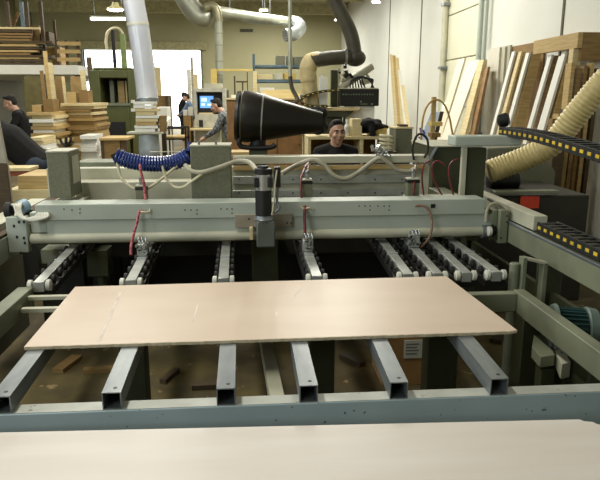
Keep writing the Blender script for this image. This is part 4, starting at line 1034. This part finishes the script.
# rack posts and arms on the deck
rk2 = thing('timber_rack', 'timber rack on the mezzanine with blue grey post', 'rack', (-7.6, MY_ + .8, z1))
for pxx, mt in ((11, wood_d), (25, bluepaint), (30, wood_d), (44, wood_d)):
    xx = P(pxx, 50, MY_ + .5)[0]; MB().box(xx - .04, xx + .04, MY_ + .5, MY_ + .6, z1 + .001, z1 + 1.7).build('rack_post', mt, rk2)
for y in (42, 56):
    q0 = P(20, y, MY_ + .5)[1]; MB().box(P(-6, y, MY_ + .5)[0], P(52, y, MY_ + .5)[0], MY_ + .45, MY_ + .495, q0 - .04, q0 + .02).build('rack_beam', wood_d, rk2)
    MB().box(P(-6, y, MY_ + .5)[0], P(52, y, MY_ + .5)[0], MY_ + .61, MY_ + 1.4, q0 - .04, q0 - .01).build('rack_shelf', wood_d, rk2)
zsh = P(20, 42, MY_ + .5)[1] - .01; zs2 = P(20, 56, MY_ + .5)[1] - .01
ml = [((-8, 22), 38, zsh, wood_b, 'long low plank left on upper level of the mezzanine rack'), ((14, 24), 29, zsh, wood_d, 'dark block on upper level of mezzanine rack beside the blue post'),
      ((26, 41.5), 26, zsh, mat('dull_gold_board', (130, 104, 56), .7), 'square dull gold panel on upper level of the mezzanine rack'), ((43, 51), 32, zsh, wood_d, 'dark board at right end of upper rack level'),
      ((-8, 10), 46, zs2, wood_d, 'dark board at left end of lower mezzanine rack level'), ((12, 24), 47, zs2, wood_b, 'brown board on lower rack level left of the blue post'),
      ((31, 43), 47, zs2, wood_d, 'dark board on lower rack level right of the blue post'), ((45, 53), 45, z1, wood_b, 'brown panel standing on the deck at right end of the rack')]
for (l, r), tp, zb_, mt, lab in ml:
    a, b, _, zt_ = RC(l, tp, r, 60, MY_ + .8)
    yo_ = .8 if l == 45 else 0
    tag(MB().box(a, b, MY_ + .7 + yo_, MY_ + 1.2 + yo_, zb_ + .002, zt_).build('stored_board', mt, None, .01), lab, 'board', 'boards stored on the mezzanine')
random.seed(61); kk = 0
for lev, zb_, nm in ((0, z1, 'deck'), (1, zs2, 'lower rack level'), (2, zsh, 'upper rack level')):
    for j in range(3 if lev == 0 else 5):
        l = random.uniform(-10, 6); r = random.uniform(30, 52); a, b, _, _ = RC(l, 40, r, 50, MY_ + .3)
        zz_ = zb_ + .02 + j * .075
        tag(MB().box(a, b, MY_ + .22 + random.uniform(0, .03), MY_ + .43, zz_, zz_ + .055).build('long_plank', random.choice([wood_b, wood, wood_d, wood_l, wood_b]), None, .004), '%s plank from the bottom on the %s of the mezzanine' % (ORD[j], nm), 'plank', 'long planks on the mezzanine')
for y_, lev in ((42, 2), (56, 1)):
    q0 = P(20, y_, MY_ + .5)[1]
    MB().box(P(-10, y_, MY_ + .3)[0], P(53, y_, MY_ + .3)[0], MY_ + .2, MY_ + .449, q0 - .04, q0 + .009).build('plank_arm', wood_d, rk2)
# slanted panel and pieces
p_ = [V(8, 30, 18.75), V(12, 31, 18.75), V(20, 12, 18.9), V(16, 11, 18.9)]
tag(MB().prism(p_, 0, (0, .04, 0)).build('stored_board', wood_b), 'tilted board sticking up at top of the mezzanine rack', 'board')
for k, (l, r, tp, mt) in enumerate(((48, 53, 48, wood_y), (54, 56.5, 20, wood_d))):
    a, b, _, zt_ = RC(l, tp, r, 60, MY_ + 1.6); tag(MB().box(a, b, MY_ + 1.6, MY_ + 1.65, z1 + .002, zt_).build('upright_board', mt), ('short yellow board upright on deck left of rail cage', 'tall dark post rising from the deck left of rail cage')[k], 'board')

# green machine
gm = thing('green_machine', 'tall green machine cabinet with window left of the white duct', 'machine', V(115, 140, 13))
GY = 13.0
a, b, z0, z1 = RC(92, 70, 137, 150, GY); wa, wb_, w0, w1 = RC(100, 78, 128, 103, GY)
MB().box(a, wa, GY, GY + 1, 0, z1).box(wb_, b, GY, GY + 1, 0, z1).box(wa, wb_, GY, GY + 1, w1, z1).box(wa, wb_, GY, GY + 1, 0, w0).build('housing', green, gm, .012)
MB().box(a + .06, b - .06, GY + .06, GY + .9, z1 + .001, z1 + .05).build('cap', green, gm, .02)
MB().box(wa, wb_, GY + .8, GY + .82, w0 + .001, w1 - .001).build('window_back', olive_dk, gm)
for l, r, mt in ((110, 114, paint_dim), (118, 124.5, wood), (125.5, 127, wood_l)):
    c0, c1, _, _ = RC(l, 80, r, 103, GY + .3); MB().box(c0, c1, GY + .3, GY + .5, w0 + .001, w1 - .05).build('inner_part', mt, gm)
MB().box(wa - .03, wb_ + .03, GY - .03, GY - .001, w0 - .05, w0 - .001).build('window_sill', paint_dim, gm)
c0, c1, e0, e1_ = RC(103, 122, 126, 139, GY); MB().box(c0, c1, GY - .012, GY - .001, e0, e1_).build('dark_recess_panel', black, gm)  # flat black plate stands in for a shaded recess
for y in (101.5, 110):
    c0, c1, e0, e1_ = RC(131, y - 1.6, 135, y + 1.6, GY); MB().box(c0, c1, GY - .008, GY - .001, e0, e1_).build('white_plate', white, gm)
gz = z1 + .05
px_ = P(114, 50, 13.4)[0]; MB().cyl((px_, 13.4, gz), (px_, 13.4, P(114, 30, 13.4)[1]), .035, n=12).build('exhaust_pipe', black, gm)
px_ = P(123.5, 50, 13.4)[0]; MB().box(px_ - .05, px_ + .05, 13.35, 13.45, gz, P(123.5, 34, 13.4)[1]).build('green_post', mat('pale_green', (130, 150, 84), .5), gm, .01)
MB().tube(bez([V(107, 49, 13.4), V(106, 42, 13.4), V(107.5, 33, 13.4), V(113, 28.5, 13.4), V(119, 29, 13.4), V(123, 34, 13.4)]), .03, 10).build('arched_hose', creamhose, gm)
MB().tube([V(99, 68, 13.3), V(99, 61, 13.3), V(114, 61, 13.3)], .015, 8).build('wire_bracket', black, gm)
# small table in front of it
tt = thing('side_table', 'small wooden table in front of the green machine', 'table', V(113, 160, 9))
a, b, z0, z1 = RC(99, 138, 127, 140.5, 9.0)
MB().box(a, b, 9.0, 9.6, z0, z1).build('top', wood, tt, .004)
MB().box(a + .05, a + .28, 9.03, 9.55, .1, z0 - .001).build('drawer_unit', wood_b, tt, .004)
for xx in (a + .01, b - .06): MB().box(xx, xx + .045, 9.02, 9.065, 0, z0 - .001).build('leg', wood_d, tt); MB().box(xx, xx + .045, 9.53, 9.575, 0, z0 - .001).build('leg', wood_d, tt)

# white plastic duct
wdct = thing('plastic_duct', 'long pale translucent looking duct hanging from ceiling left of the doorway', 'duct', V(148, 97, 8.2))
pts = [V(128, -70, 8.2), V(133, -5, 8.2), V(138, 25, 8.2), V(143, 60, 8.2), V(147.5, 98, 8.2)]
MB().tube(bez(pts), .132, 24).build('sleeve', plastic_film, wdct)
MB().lathe(pts[-1] + Vector((0, 0, -.05)), pts[-1] + Vector((-.01, 0, .2)), [(0, .14), (.05, .14), (.055, .134)], 24).build('clamp_ring', steel, wdct)
for a_ in (26,): MB().lathe(V(138, a_, 8.2), V(137.6, a_ - 3, 8.2), [(0, .135), (.02, .136), (.04, .135)], 24).build('seam', whitep, wdct)
# drum and disc of boards below
dr = thing('white_drum', 'pale drum under the small board stack below the white duct', 'drum', V(149, 155, 7.9))
dxx = P(149, 140, 7.9)[0]; zdt = P(149, 132, 7.9)[1]
MB().lathe((dxx, 7.9, 0), (dxx, 7.9, 1), [(0, .12), (zdt - .3, .12), (zdt - .28, .13), (zdt - .2, .13), (zdt - .02, .12)], 24).build('drum_body', mat('pale_blue_grey', (176, 186, 190), .4), dr)
MB().box(dxx - .24, dxx + .2, 7.76, 8.05, zdt - .019, zdt + .005).build('tray', cream, dr, .003)
n = 9; zq = zdt + .006; thk = (P(149, 101.5, 7.9)[1] - zq) / n
for k in range(n):
    o = MB().box(dxx - .135 + random.uniform(-.015, .015), dxx + .125 + random.uniform(-.03, .03), 7.78, 8.02, zq + k * thk + .001, zq + (k + 1) * thk - .004).build('stacked_board', random.choice([wood_l, wood_l, wood, white]), None, .003)
    tag(o, '%s short board from the top of the small stack under the white duct' % ORD[n - 1 - k], 'board', 'short boards under the white duct')
o = MB().box(dxx + .15, dxx + .22, 7.8, 7.98, zdt + .006, zdt + .2).build('wood_offcut', wood_b, None, .004); tag(o, 'brown offcut beside the small stack under white duct', 'offcut')
# tilted glass plate
tag(MB().prism([V(157, 127, 8.5), V(160, 129, 8.4), V(171, 118, 8.5), V(168, 116, 8.6)], 0, (0, .03, .0)).build('tilted_plate', white), 'small tilted white plate right of the small board stack', 'plate')
pp_ = V(163, 124, 8.5); tag(MB().cyl((pp_.x, 8.52, 0), (pp_.x, 8.52, pp_.z - .02), .03, n=10).build('plate_post', wood_d), 'dark post holding up the tilted white plate', 'post')
# wire stand
ws = thing('wire_stand', 'black metal stand with wooden board before the doorway', 'stand', V(175, 150, 8.8))
a, b, z0, z1 = RC(166, 129, 186, 160, 8.8)
for xx in (a, b):
    for yy in (8.8, 9.2): MB().box(xx - .012, xx + .012, yy - .012, yy + .012, 0, z1).build('leg', black, ws)
for zz_ in (z1, P(175, 140, 8.8)[1]):
    MB().box(a - .012, b + .012, 8.788, 8.812, zz_, zz_ + .022).box(a - .012, b + .012, 9.188, 9.212, zz_, zz_ + .022).build('cross_bar', black, ws)
zz_ = P(175, 140, 8.8)[1]; MB().box(a - .01, b - .02, 8.79, 9.21, zz_ + .023, zz_ + .05).build('board', wood, ws, .003)

# goods in and before the doorway
gd = [((150, 68, 154, 100), 27.0, white, 'narrow white panel at left of the bright doorway'), ((154.5, 67, 161, 100), 26.6, wood_l, 'pale panel second from left in bright doorway'),
      ((187, 69, 191, 96), 26.8, white, 'short white panel inside the doorway at right'), ((191, 57, 193.5, 96), 26.9, mat('grey_beige', (180, 172, 150), .7), 'tall thin strip rising inside the doorway at right'), ((194, 74, 198, 96), 26.4, wood_l, 'pale panel at right jamb of the doorway')]
for r, Y, mt, lab in gd:
    a, b, z0, z1 = RC(*r, Y); tag(MB().box(a, b, Y, Y + .1, 0, z1).build('standing_panel', mt, None, .01), lab, 'panel', 'panels standing in the doorway')
a, b, z0, z1 = RC(153, 95.5, 166, 125, 16.0)
bk = thing('brown_case', 'brown open case standing left of the doorway walkway', 'case', ((a + b) / 2, 16, 0)); MB().box(a, b, 16, 16.6, 0, z1).build('carcass', wood_b, bk, .01)
c0, c1, _, _ = RC(166.3, 96, 169, 120, 16.0); MB().box(c0, c1, 15.9, 16.6, 0, z1).build('side_door', wood_d, bk, .005)
a, b, z0, z1 = RC(157, 107, 168, 120, 11.5)
tag(MB().box(a, b, 11.5, 11.9, 0, z1).build('white_carton', white, None, .01), 'white carton standing before the brown case', 'box')

# counter with computer
CY = 12.0
ct = thing('counter', 'beige counter with brown end panel under the lit screen', 'counter', V(205, 150, CY))
a, b, z0, z1 = RC(190, 128.5, 222, 130.5, CY - .2)
MB().box(a, b, CY - .2, CY + .6, z0, z1).build('counter_top', wood_l, ct, .004)
c0, c1, _, _ = RC(184, 116, 192, 150, CY); MB().box(c0, c1 - .02, CY, CY + .6, 0, P(188, 116, CY)[1]).build('end_panel', wood_b, ct, .004)
MB().box(c1 + .05, b - .05, CY + .1, CY + .58, 0, z0 - .001).build('front_panel', cream, ct, .004)
pc = thing('computer_cabinet', 'beige computer cabinet with glowing blue screen', 'computer', V(210, 130, CY)); 
a, b, e0, e1_ = RC(194.5, 88, 226, 128.3, CY + .05); s0a, s0b, s0, s1 = RC(196.5, 92, 222.5, 114.5, CY + .05)
MB().box(a, s0a, CY + .05, CY + .5, z1 + .001, e1_).box(s0b, b, CY + .05, CY + .5, z1 + .001, e1_).box(s0a, s0b, CY + .05, CY + .5, s1, e1_).box(s0a, s0b, CY + .05, CY + .5, z1 + .001, s0).build('housing', mat('computer_beige', (196, 194, 176), .5), pc, .006)
c0, c1, f0, f1 = RC(204, 83.5, 222, 87.5, CY + .1); MB().box(c0, c1, CY + .1, CY + .4, e1_ + .001, f1).build('top_tray', cream, pc, .006)
MB().box(s0a, s0b, CY + .3, CY + .45, s0 + .001, s1 - .001).build('monitor', black, pc)
c0, c1, f0, f1 = RC(200, 96, 213.5, 108, CY + .28); MB().box(c0, c1, CY + .28, CY + .299, f0, f1).build('screen', screen, pc)
mm = MB(); d0, d1 = c0, c1
for k, (u0_, v0_, u1_, v1_) in enumerate(((.1, .55, .5, .85), (.1, .2, .35, .4), (.55, .2, .9, .35))):
    mm.box(d0 + (d1 - d0) * u0_, d0 + (d1 - d0) * u1_, CY + .277, CY + .2795, f0 + (f1 - f0) * v0_, f0 + (f1 - f0) * v1_)
mm.build('screen_window', emit('screen_white', (180, 215, 250), 1.6), pc)
c0, c1, f0, f1 = RC(199, 110.5, 213, 112.5, CY + .1); MB().box(c0, c1, CY + .06, CY + .25, s0 + .001, s0 + .03).build('keyboard', wood_l, pc, .003)
c0, c1, f0, f1 = RC(199, 120, 203, 127, CY + .04); MB().box(c0, c1, CY + .03, CY + .049, f0, f1).build('drive_slot', black, pc)
for k, r in enumerate(((183, 110, 187.5, 116), (188, 107, 193, 116))):
    a, b, _, zt_ = RC(*r, CY + .2); zb_ = P(188, 116, CY)[1]; tag(MB().box(a, b, CY + .2, CY + .4, zb_ + .001, zt_).build('paper_box', white, None, .005), ('lower white box on the brown end panel of the counter', 'higher white box on the brown end panel beside the screen')[k], 'box')
a, b, z0, z1 = RC(233, 153, 258, 156, 6.4)
tag(MB().box(a - .05, b - .0, 6.4, 6.7, z0, z1 + .01).build('wood_plank', wood, None, .004), 'pale plank lying behind the large olive box below black hood', 'plank')
tag(MB().box(a, b - .05, 6.42, 6.68, 0, z0 - .001).build('plank_stand', wood_d), 'dark stand under the pale plank below black hood', 'stand')

# ================================================================== OVERHEAD DUCTS AND LAMPS
od = thing('metal_duct', 'galvanised duct curving down from ceiling above the doorway', 'duct', V(205, 15, 14))
MB().tube(bez([V(168, -25, 14), V(183, -5, 14), V(193, 10, 14), V(203, 17, 14), V(213, 9, 14)]), [.21] * 45 + [.21 - .008 * k for k in range(12)], 22).build('main_elbow', duct, od)
MB().tube(bez([V(205, 8, 13.8), V(212, 6, 13.8), V(216.5, 11, 13.8), V(218.5, 22, 13.8)]), .095, 18).build('branch_elbow', darkhose and mat('dull_duct', (150, 146, 116), .4, .4), od)
MB().tube([V(218.2, 21, 13.8), V(219, 50, 13.8), V(219.5, 84, 13.8)], .083, 18).build('down_pipe', duct, od)
rg = MB()
for y in (33, 45, 61, 75): MB().cyl(V(218.6 + y * .01, y, 13.8), V(218.6 + y * .01, y + .8, 13.8), .088, n=18).build('joint_ring', mat('dull_duct', (150, 146, 116), .4, .4), od)
MB().cyl(V(219.5, 84, 13.8), V(219.5, 90, 13.8), .05, n=12).build('outlet', black, od)
ox, oz = P(219.5, 90, 13.8)
MB().box(ox - .2, ox + .2, 13.65, 13.95, 0, oz - .001).build('collector_box', olive, od, .01)
ld = thing('long_duct', 'long horizontal galvanised duct under the ceiling ending in a bright elbow', 'duct', V(260, 22, 17))
MB().tube([V(214, 12, 16.0), V(255, 18, 16.5), V(292, 22.5, 17)], [.155, .14, .12], 20).build('run', duct, ld)
MB().tube(bez([V(288, 22, 17), V(297, 23, 17), V(300, 28, 16.8), V(294, 34, 16.6), V(285, 35, 16.5)]), .165, 18).build('end_elbow', mat('bright_duct', (200, 206, 204), .25, .7), ld)
rg = MB()
for pxx in (226, 240, 253, 268, 281): 
    y = 12 + (pxx - 214) * .138; Yd = 16 + (pxx - 214) / 78.0; MB().cyl(V(pxx, y, Yd), V(pxx + .8, y + .1, Yd), .160 - (pxx - 214) * .0004, n=20).build('joint_ring', mat('dull_duct', (150, 146, 116), .4, .4), ld)
for pxx in (230, 270):
    p = V(pxx, 12 + (pxx - 214) * .138, 16 + (pxx - 214) / 78.0); MB().cyl(p, (p.x, p.y, ZC - .001), .012, n=8).build('hanger', steel, ld)
# plaster vent on back wall
a, b, z0, z1 = RC(240, 29, 253, 32, YB - .02); tag(MB().box(a, b, YB - .06, YB - .001, z0, z1).build('wall_vent', olive_dk), 'dark slotted vent high on the back wall', 'vent')
# pendant lamp
pdl = thing('pendant_lamp', 'round pendant lamp with white glow at top left', 'lamp', V(115, 10, 12))
lp_ = V(115.5, 9.5, 12)
MB().lathe(lp_, lp_ + Vector((0, 0, 1)), [(0, .16), (.02, .15), (.06, .07), (.12, .05)], 24).build('lamp_shade', mat('yellowed_shade', (220, 210, 150), .4), pdl)
MB().lathe(lp_ + Vector((0, 0, -.03)), lp_ + Vector((0, 0, 1)), [(0, .06), (.015, .13), (.028, .14)], 24).build('diffuser', lamp_e, pdl)
MB().cyl(lp_ + Vector((0, 0, .121)), (lp_.x, lp_.y, ZC - .001), .012, n=8).build('stem', black, pdl)
def tube_lamp(x0, x1, y, z, label, lng=True):
    t = thing('tube_lamp', label, 'lamp', ((x0 + x1) / 2, y, z), 'ceiling tube lamps')
    MB().box(x0, x1, y - .05, y + .05, z + .035, z + .06).build('housing', paint_dim, t, .004)
    MB().cyl((x0 + .03, y, z), (x1 - .03, y, z), .025, n=10).build('tube', lamp_e, t)
    MB().box(x0, x0 + .03, y - .02, y + .02, z - .03, z + .029).box(x1 - .03, x1, y - .02, y + .02, z - .03, z + .029).build('socket', white, t)
    for xx in (x0 + .1, x1 - .1): MB().cyl((xx, y, z + .081), (xx, y, ZC - .001), .008, n=8).build('hanger', steel, t)
a = P(90, 19, 14)[0]; b = P(127, 19, 14)[0]; tube_lamp(a, b, 14, P(108, 19, 14)[1], 'long glowing tube lamp at upper left beside the white duct')
a = P(334, 19, 23)[0]; b = P(342, 19, 23)[0]; tube_lamp(a, b, 23, P(338, 20, 23)[1], 'small far tube lamp left of the overhead hose bottom')
a = P(371, 3, 15)[0]; b = P(381, 3, 15)[0]; tube_lamp(a, b, 15, P(376, 2, 15)[1], 'short bright tube lamp at top right of the overhead hose')
a = P(259, 11, 19)[0]; b = P(268, 11, 19)[0]; tube_lamp(a, b, 19, P(263, 10.5, 19)[1], 'short tube lamp above the long duct')

# ================================================================== RIGHT WALL: BOARDS, PIPES, RACK
def wallY(px, X=XR): return X * 620 / (px - 250)
for k, (px, r, lab) in enumerate(((439.5, .06, 'grey pipe down the right wall behind the arched hose'), (475, .05, 'left one of two pale pipes on right wall above the leaning boards'), (480, .035, 'right one of two pale pipes on right wall above leaning boards'))):
    Y = wallY(px, XR - r - .06)
    pp = thing('wall_pipe', lab, 'pipe', (XR - r - .06, Y, 0), 'pipes on the right wall')
    MB().cyl((XR - r - .06, Y, 0), (XR - r - .06, Y, ZC - .001), r, n=14).build('pipe', cream if k == 0 else paint, pp)
    bk_ = MB()
    for zc in (1.0, 2.2, 3.4): MB().box(XR - 2 * r - .066, XR - .052 if 10.9 < Y < 13 else XR - .001, Y - .05 - r, Y + .05 + r, zc, zc + .05).build('pipe_clip', steel, pp)
random.seed(17)
def lean_wall(Y, w, th, z_top, lean_, mt, lab, x_top=XR - .04, grp='boards leaning on the right wall', nm='leaning_board'):
    # board leaning on the right wall: edge towards us, width running back
    xb = x_top - lean_
    poly = [(xb, Y, .002), (xb + th, Y, .002), (x_top, Y, z_top), (x_top - th, Y, z_top)]
    return tag(MB().prism(poly, 0, (0, w, 0)).build(nm, mt), lab, 'board', grp)
# far group beside the grey pipe (px 386-427)
for k, (px, ytop, th, ln_, mt, lab) in enumerate(((386.5, 57, .05, .35, wood_l, 'far tall wooden board, first from left of those by the wall corner'),
                                             (389.5, 58, .05, .42, wood, 'far tall pale board, second from left of those by the wall corner'),
                                             (392.5, 60, .05, .62, wood_l, 'far brown board, third from left of those by the wall corner'),
                                             (395.5, 72, .05, .95, white, 'far white board, fourth from left of those by the wall corner'),
                                             (399, 86, .05, 1.1, wood_l, 'far shorter board, rightmost of those by the wall corner'))):
    xt = 3.86 - k * .0; Y = xt * 620 / (px - 250); zt_ = H + (97 - ytop) * Y / 620
    xt = 3.5; Y = xt * 620 / (px - 250); zt_ = H + (97 - ytop) * Y / 620
    xb = xt + .05; Yb = Y - 1.0 - k * .06
    tag(MB().prism([(xb, Yb, .002), (xb + .07, Yb, .002), (xt + .07, Y, zt_), (xt, Y, zt_)], 0, (0, th, .02)).build('leaning_board', mt), lab, 'board', 'boards by the far corner')
# near group (px 450-545)
near = [(463, 60, .03, .62, .35, mat('beige_laminate', (220, 210, 182), .5, c2=(214, 203, 174)), 'beige board, leftmost of the near leaning boards', 3.93),
        (478, 61, .03, .72, .55, wall_m and mat('off_white_board', (220, 214, 194), .6, c2=(214, 208, 186)), 'broad off white board second of the near leaning boards', 3.93),
        (484, 61, .05, .5, .25, wood_l, 'pale narrow board third of the near leaning boards', 3.9),
        (488, 68, .04, .36, .2, mat('reddish_strip', (160, 126, 84), .6), 'reddish narrow strip fourth of the near leaning boards', 3.9)]
for px, ytop, th, ln_, w, mt, lab, xt in near:
    xt = xt - .17
    Y = xt * 620 / (px - 250); zt_ = H + (97 - ytop) * Y / 620
    lean_wall(Y, w, th, zt_, ln_, mt, lab, xt)
# upright white sheets and the brown sheet behind
Y = 3.95 * 620 / (508 - 250)
tag(MB().box(3.93, 3.96, Y, Y + .72, .001, H + 50 * Y / 620).build('upright_sheet', mat('grey_white_sheet', (176, 172, 152), .6, c2=(170, 166, 145))), 'outer grey white sheet standing upright against the right wall', 'board')
for k, (yo, w_, cc, nm) in enumerate(((.12, .6, (186, 182, 160), 'second'), (.26, .5, (206, 202, 186), 'third'))):
    tag(MB().box(3.90 - .031 * k, 3.928 - .031 * k, Y + yo, Y + yo + w_, .001, H + 49 * Y / 620).build('upright_sheet', mat('sheet_tone_%d' % k, cc, .6, c2=tuple(v - 6 for v in cc))), '%s grey sheet from the right of those standing upright against the wall' % nm, 'board')
tag(MB().box(3.965, 3.99, 8.45, 9.52, .001, H + 50 * 9.2 / 620).build('upright_sheet', wood_b), 'brown sheet standing upright behind the narrow leaning boards', 'board')
packs = [(514, 53, 'first'), (521, 53, 'second'), (529, 54, 'third'), (552.5, 56, 'fourth'), (564, 57, 'fifth'), (567.5, 50, 'sixth')]
for px, ytop, od_ in packs:
    xt = 3.74; Y = xt * 620 / (px - 250); zt_ = H + (97 - ytop) * Y / 620
    lean_wall(Y + .01, .1, .03, zt_, .50, white if od_ != 'second' else wood_l, '%s narrow white strip from the left before the plywood rack' % od_, xt, 'narrow leaning strips')
    lean_wall(Y, .09, .13, zt_ - .01, .50, wood if od_ != 'fourth' else wood_b, '%s thick brown plank from the left before the plywood rack' % od_, xt + .135, 'thick leaning planks')
# plywood rack
rkp = thing('plywood_rack', 'plywood rack with box header on the right wall', 'rack', (3.85, 7.4, 0))
zt_ = H + 62 * 7.05 / 620; zb_ = H + 35 * 7.05 / 620
MB().box(3.66, 3.715, 6.98, 8.1, zt_ - .17, zt_).build('header_side', wood, rkp, .004)
MB().box(3.716, 3.99, 6.98, 7.03, zb_, zt_).build('header_front', wood_b, rkp, .004)
MB().box(3.716, 3.99, 7.031, 8.1, zt_ - .02, zt_).build('header_top', wood, rkp)
MB().box(3.65, 3.75, 7.04, 7.14, 0, zt_ - .171).build('post', wood_l, rkp, .004)
MB().box(3.9, 3.99, 8.02, 8.1, 0, zb_ + .099).build('post', wood_b, rkp, .004)
for k in range(10):
    mt = [wood_b, wood, wood_d, chip, wood_b, wood, wood_b][k % 7]
    x0, Y, tp = ((3.24 + k * .06, 6.62, 1.42 + .05 * (k % 3)) if k < 5 else (3.52 + (k - 5) * .075, 6.86, 1.96 + .03 * (k % 3)))
    tag(MB().prism([(x0, Y, .001), (x0 + .042, Y, .001), (x0 + .075, Y, tp), (x0 + .033, Y, tp)], 0, (0, .1 + .03 * (k % 2), 0)).build('rack_board', mt),
        '%s vertical board from the left below the plywood header' % ORD[k], 'board', 'vertical boards below the plywood header')
tag(MB().box(3.1, 3.22, 6.2, 6.7, .001, 1.2).build('rack_board', wood_d), 'dark short board standing left of the vertical boards', 'board')

# ================================================================== UNDER THE MACHINE
a, b, z0, z1 = RC(252, 244, 279, 290, 4.0)
tag(MB().box(a, b, 4.12, 4.24, 0, .78).build('support_column', olive_dk, None, .004), 'olive support column below the spindle motor', 'column')
t = thing('junction_box', 'grey olive junction box under the gantry at left', 'box', (P(98, 260, 4)[0], 4, 0))
a, b, z0, z1 = RC(87, 250, 108, 277, 4.05); MB().box(a, b, 4.05, 4.2, z0, min(z1, .78)).build('housing', olive_dk, t, .006)
MB().box(a + .05, b - .05, 4.1, 4.17, 0, z0 - .001).build('stand', olive_dk, t)
# dark block added to fill the shaded space by the left rail
tag(MB().box(-2.9, -1.66, 3.7, 4.5, 0, .72).build('shade_block', olive_dk, None, .01), 'long dark block added for shade under and left of the left rail', 'shade block')
a, b, z0, z1 = RC(20, 248, 70, 262, 4.15)
dt = thing('drip_tray', 'pale shallow tray behind the far left roller track', 'tray', ((a + b) / 2, 4.2, 0))
MB().box(-1.40, -1.14, 4.1, 4.6, z0, min(z1, .78)).build('tray', paint_dim, dt, .004)
MB().box(-1.38, -1.16, 4.2, 4.5, 0, z0 - .001).build('stand', nb, dt)
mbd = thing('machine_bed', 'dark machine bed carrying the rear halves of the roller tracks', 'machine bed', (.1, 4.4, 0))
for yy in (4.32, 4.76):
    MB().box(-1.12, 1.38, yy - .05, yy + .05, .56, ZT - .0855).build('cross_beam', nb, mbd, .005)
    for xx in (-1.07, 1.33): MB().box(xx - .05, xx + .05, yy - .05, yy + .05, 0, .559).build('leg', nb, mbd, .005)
MB().box(-1.12, 1.38, 4.86, 4.9, .1, .68).build('rear_shade_panel', nb, mbd)  # near-black sheet added to hide the lit floor behind
# floor litter
bx_ = thing('carton', 'brown carton with white label on the floor under the board', 'box', (P(412, 350, 3.3)[0], 3.3, 0))
a, b, z0, z1 = RC(400, 336, 424, 362, 3.3)
MB().box(a - .1, b + .0, 3.3, 3.6, 0, z1).build('box', card, bx_, .003)
a3, b3, r0, r1 = RC(404, 340, 422, 358, 3.298); lbl = MB().box(a3, b3, 3.295, 3.2995, r0, r1).build('label', white, bx_)
lm = MB()
for k in range(4): zz_ = r1 - (r1 - r0) * (.2 + .18 * k); lm.box(a3 + .01, b3 - .02 - .01 * (k % 2), 3.2935, 3.2948, zz_ - .005, zz_ + .002)
lm.build('label_print', mat('grey_print', (130, 130, 126), .6), lbl)
random.seed(44)
for k, (px, py) in enumerate(((68, 366), (170, 378), (205, 388), (352, 362), (470, 352), (486, 368), (500, 340), (100, 372))):
    x, y, _ = Z(px, py, 0.0); an = random.uniform(0, PI); ln_ = random.uniform(.12, .3)
    d = Vector((math.cos(an), math.sin(an), 0)) * ln_ / 2; c_ = Vector((x, y, .016))
    tag(MB().bar(c_ - d, c_ + d, random.uniform(.03, .08), .028).build('wood_offcut', random.choice([wood_b, wood_d, wood_d])),
        '%s offcut from the left lying on the floor under the infeed tubes' % ORD[sorted([68, 170, 205, 352, 470, 486, 500, 100]).index(px)], 'offcut', 'floor offcuts')

# ================================================================== LIGHT
def area(name, loc, rot, sx, sy, power, c):
    l = bpy.data.lights.new(name, 'AREA'); l.shape = 'RECTANGLE'; l.size = sx; l.size_y = sy; l.energy = power; l.color = c
    o = bpy.data.objects.new(name, l); COL.objects.link(o); o.location = loc; o.rotation_euler = rot; return o
warm = (1.0, .97, .88); cool = (.88, .96, 1.0)
for i, (x, y, p) in enumerate(((-1.6, 2.6, 110), (-1.5, 7.5, 180), (1.6, 11.0, 260), (-4.5, 13.0, 150), (-7.0, 15.5, 110), (1.0, 17.0, 300), (-4.5, 21.0, 200), (1.0, 24.0, 320))):  # the far left light is added to brighten the mezzanine edge
    area('ceiling_light', (x, y, 4.85), (0, 0, 0), .35, 3.0, p, warm)
area('window_daylight', (-7.5, 1.5, 3.4), (0, math.radians(-68), 0), 2.2, 5.0, 190, cool)
area('window_daylight', (-3.6, -2.6, 3.0), (math.radians(70), 0, math.radians(-24)), 4.0, 2.0, 150, cool)
w = bpy.data.worlds.new('outside'); scn.world = w; w.use_nodes = True
bg = w.node_tree.nodes['Background']; bg.inputs['Color'].default_value = (.93, .97, 1, 1); bg.inputs['Strength'].default_value = 5.0
scn.view_settings.view_transform = 'Standard'; scn.view_settings.look = 'None'; scn.view_settings.gamma = 1
scn.view_settings.use_curve_mapping = False
scn.view_settings.exposure = 0.10
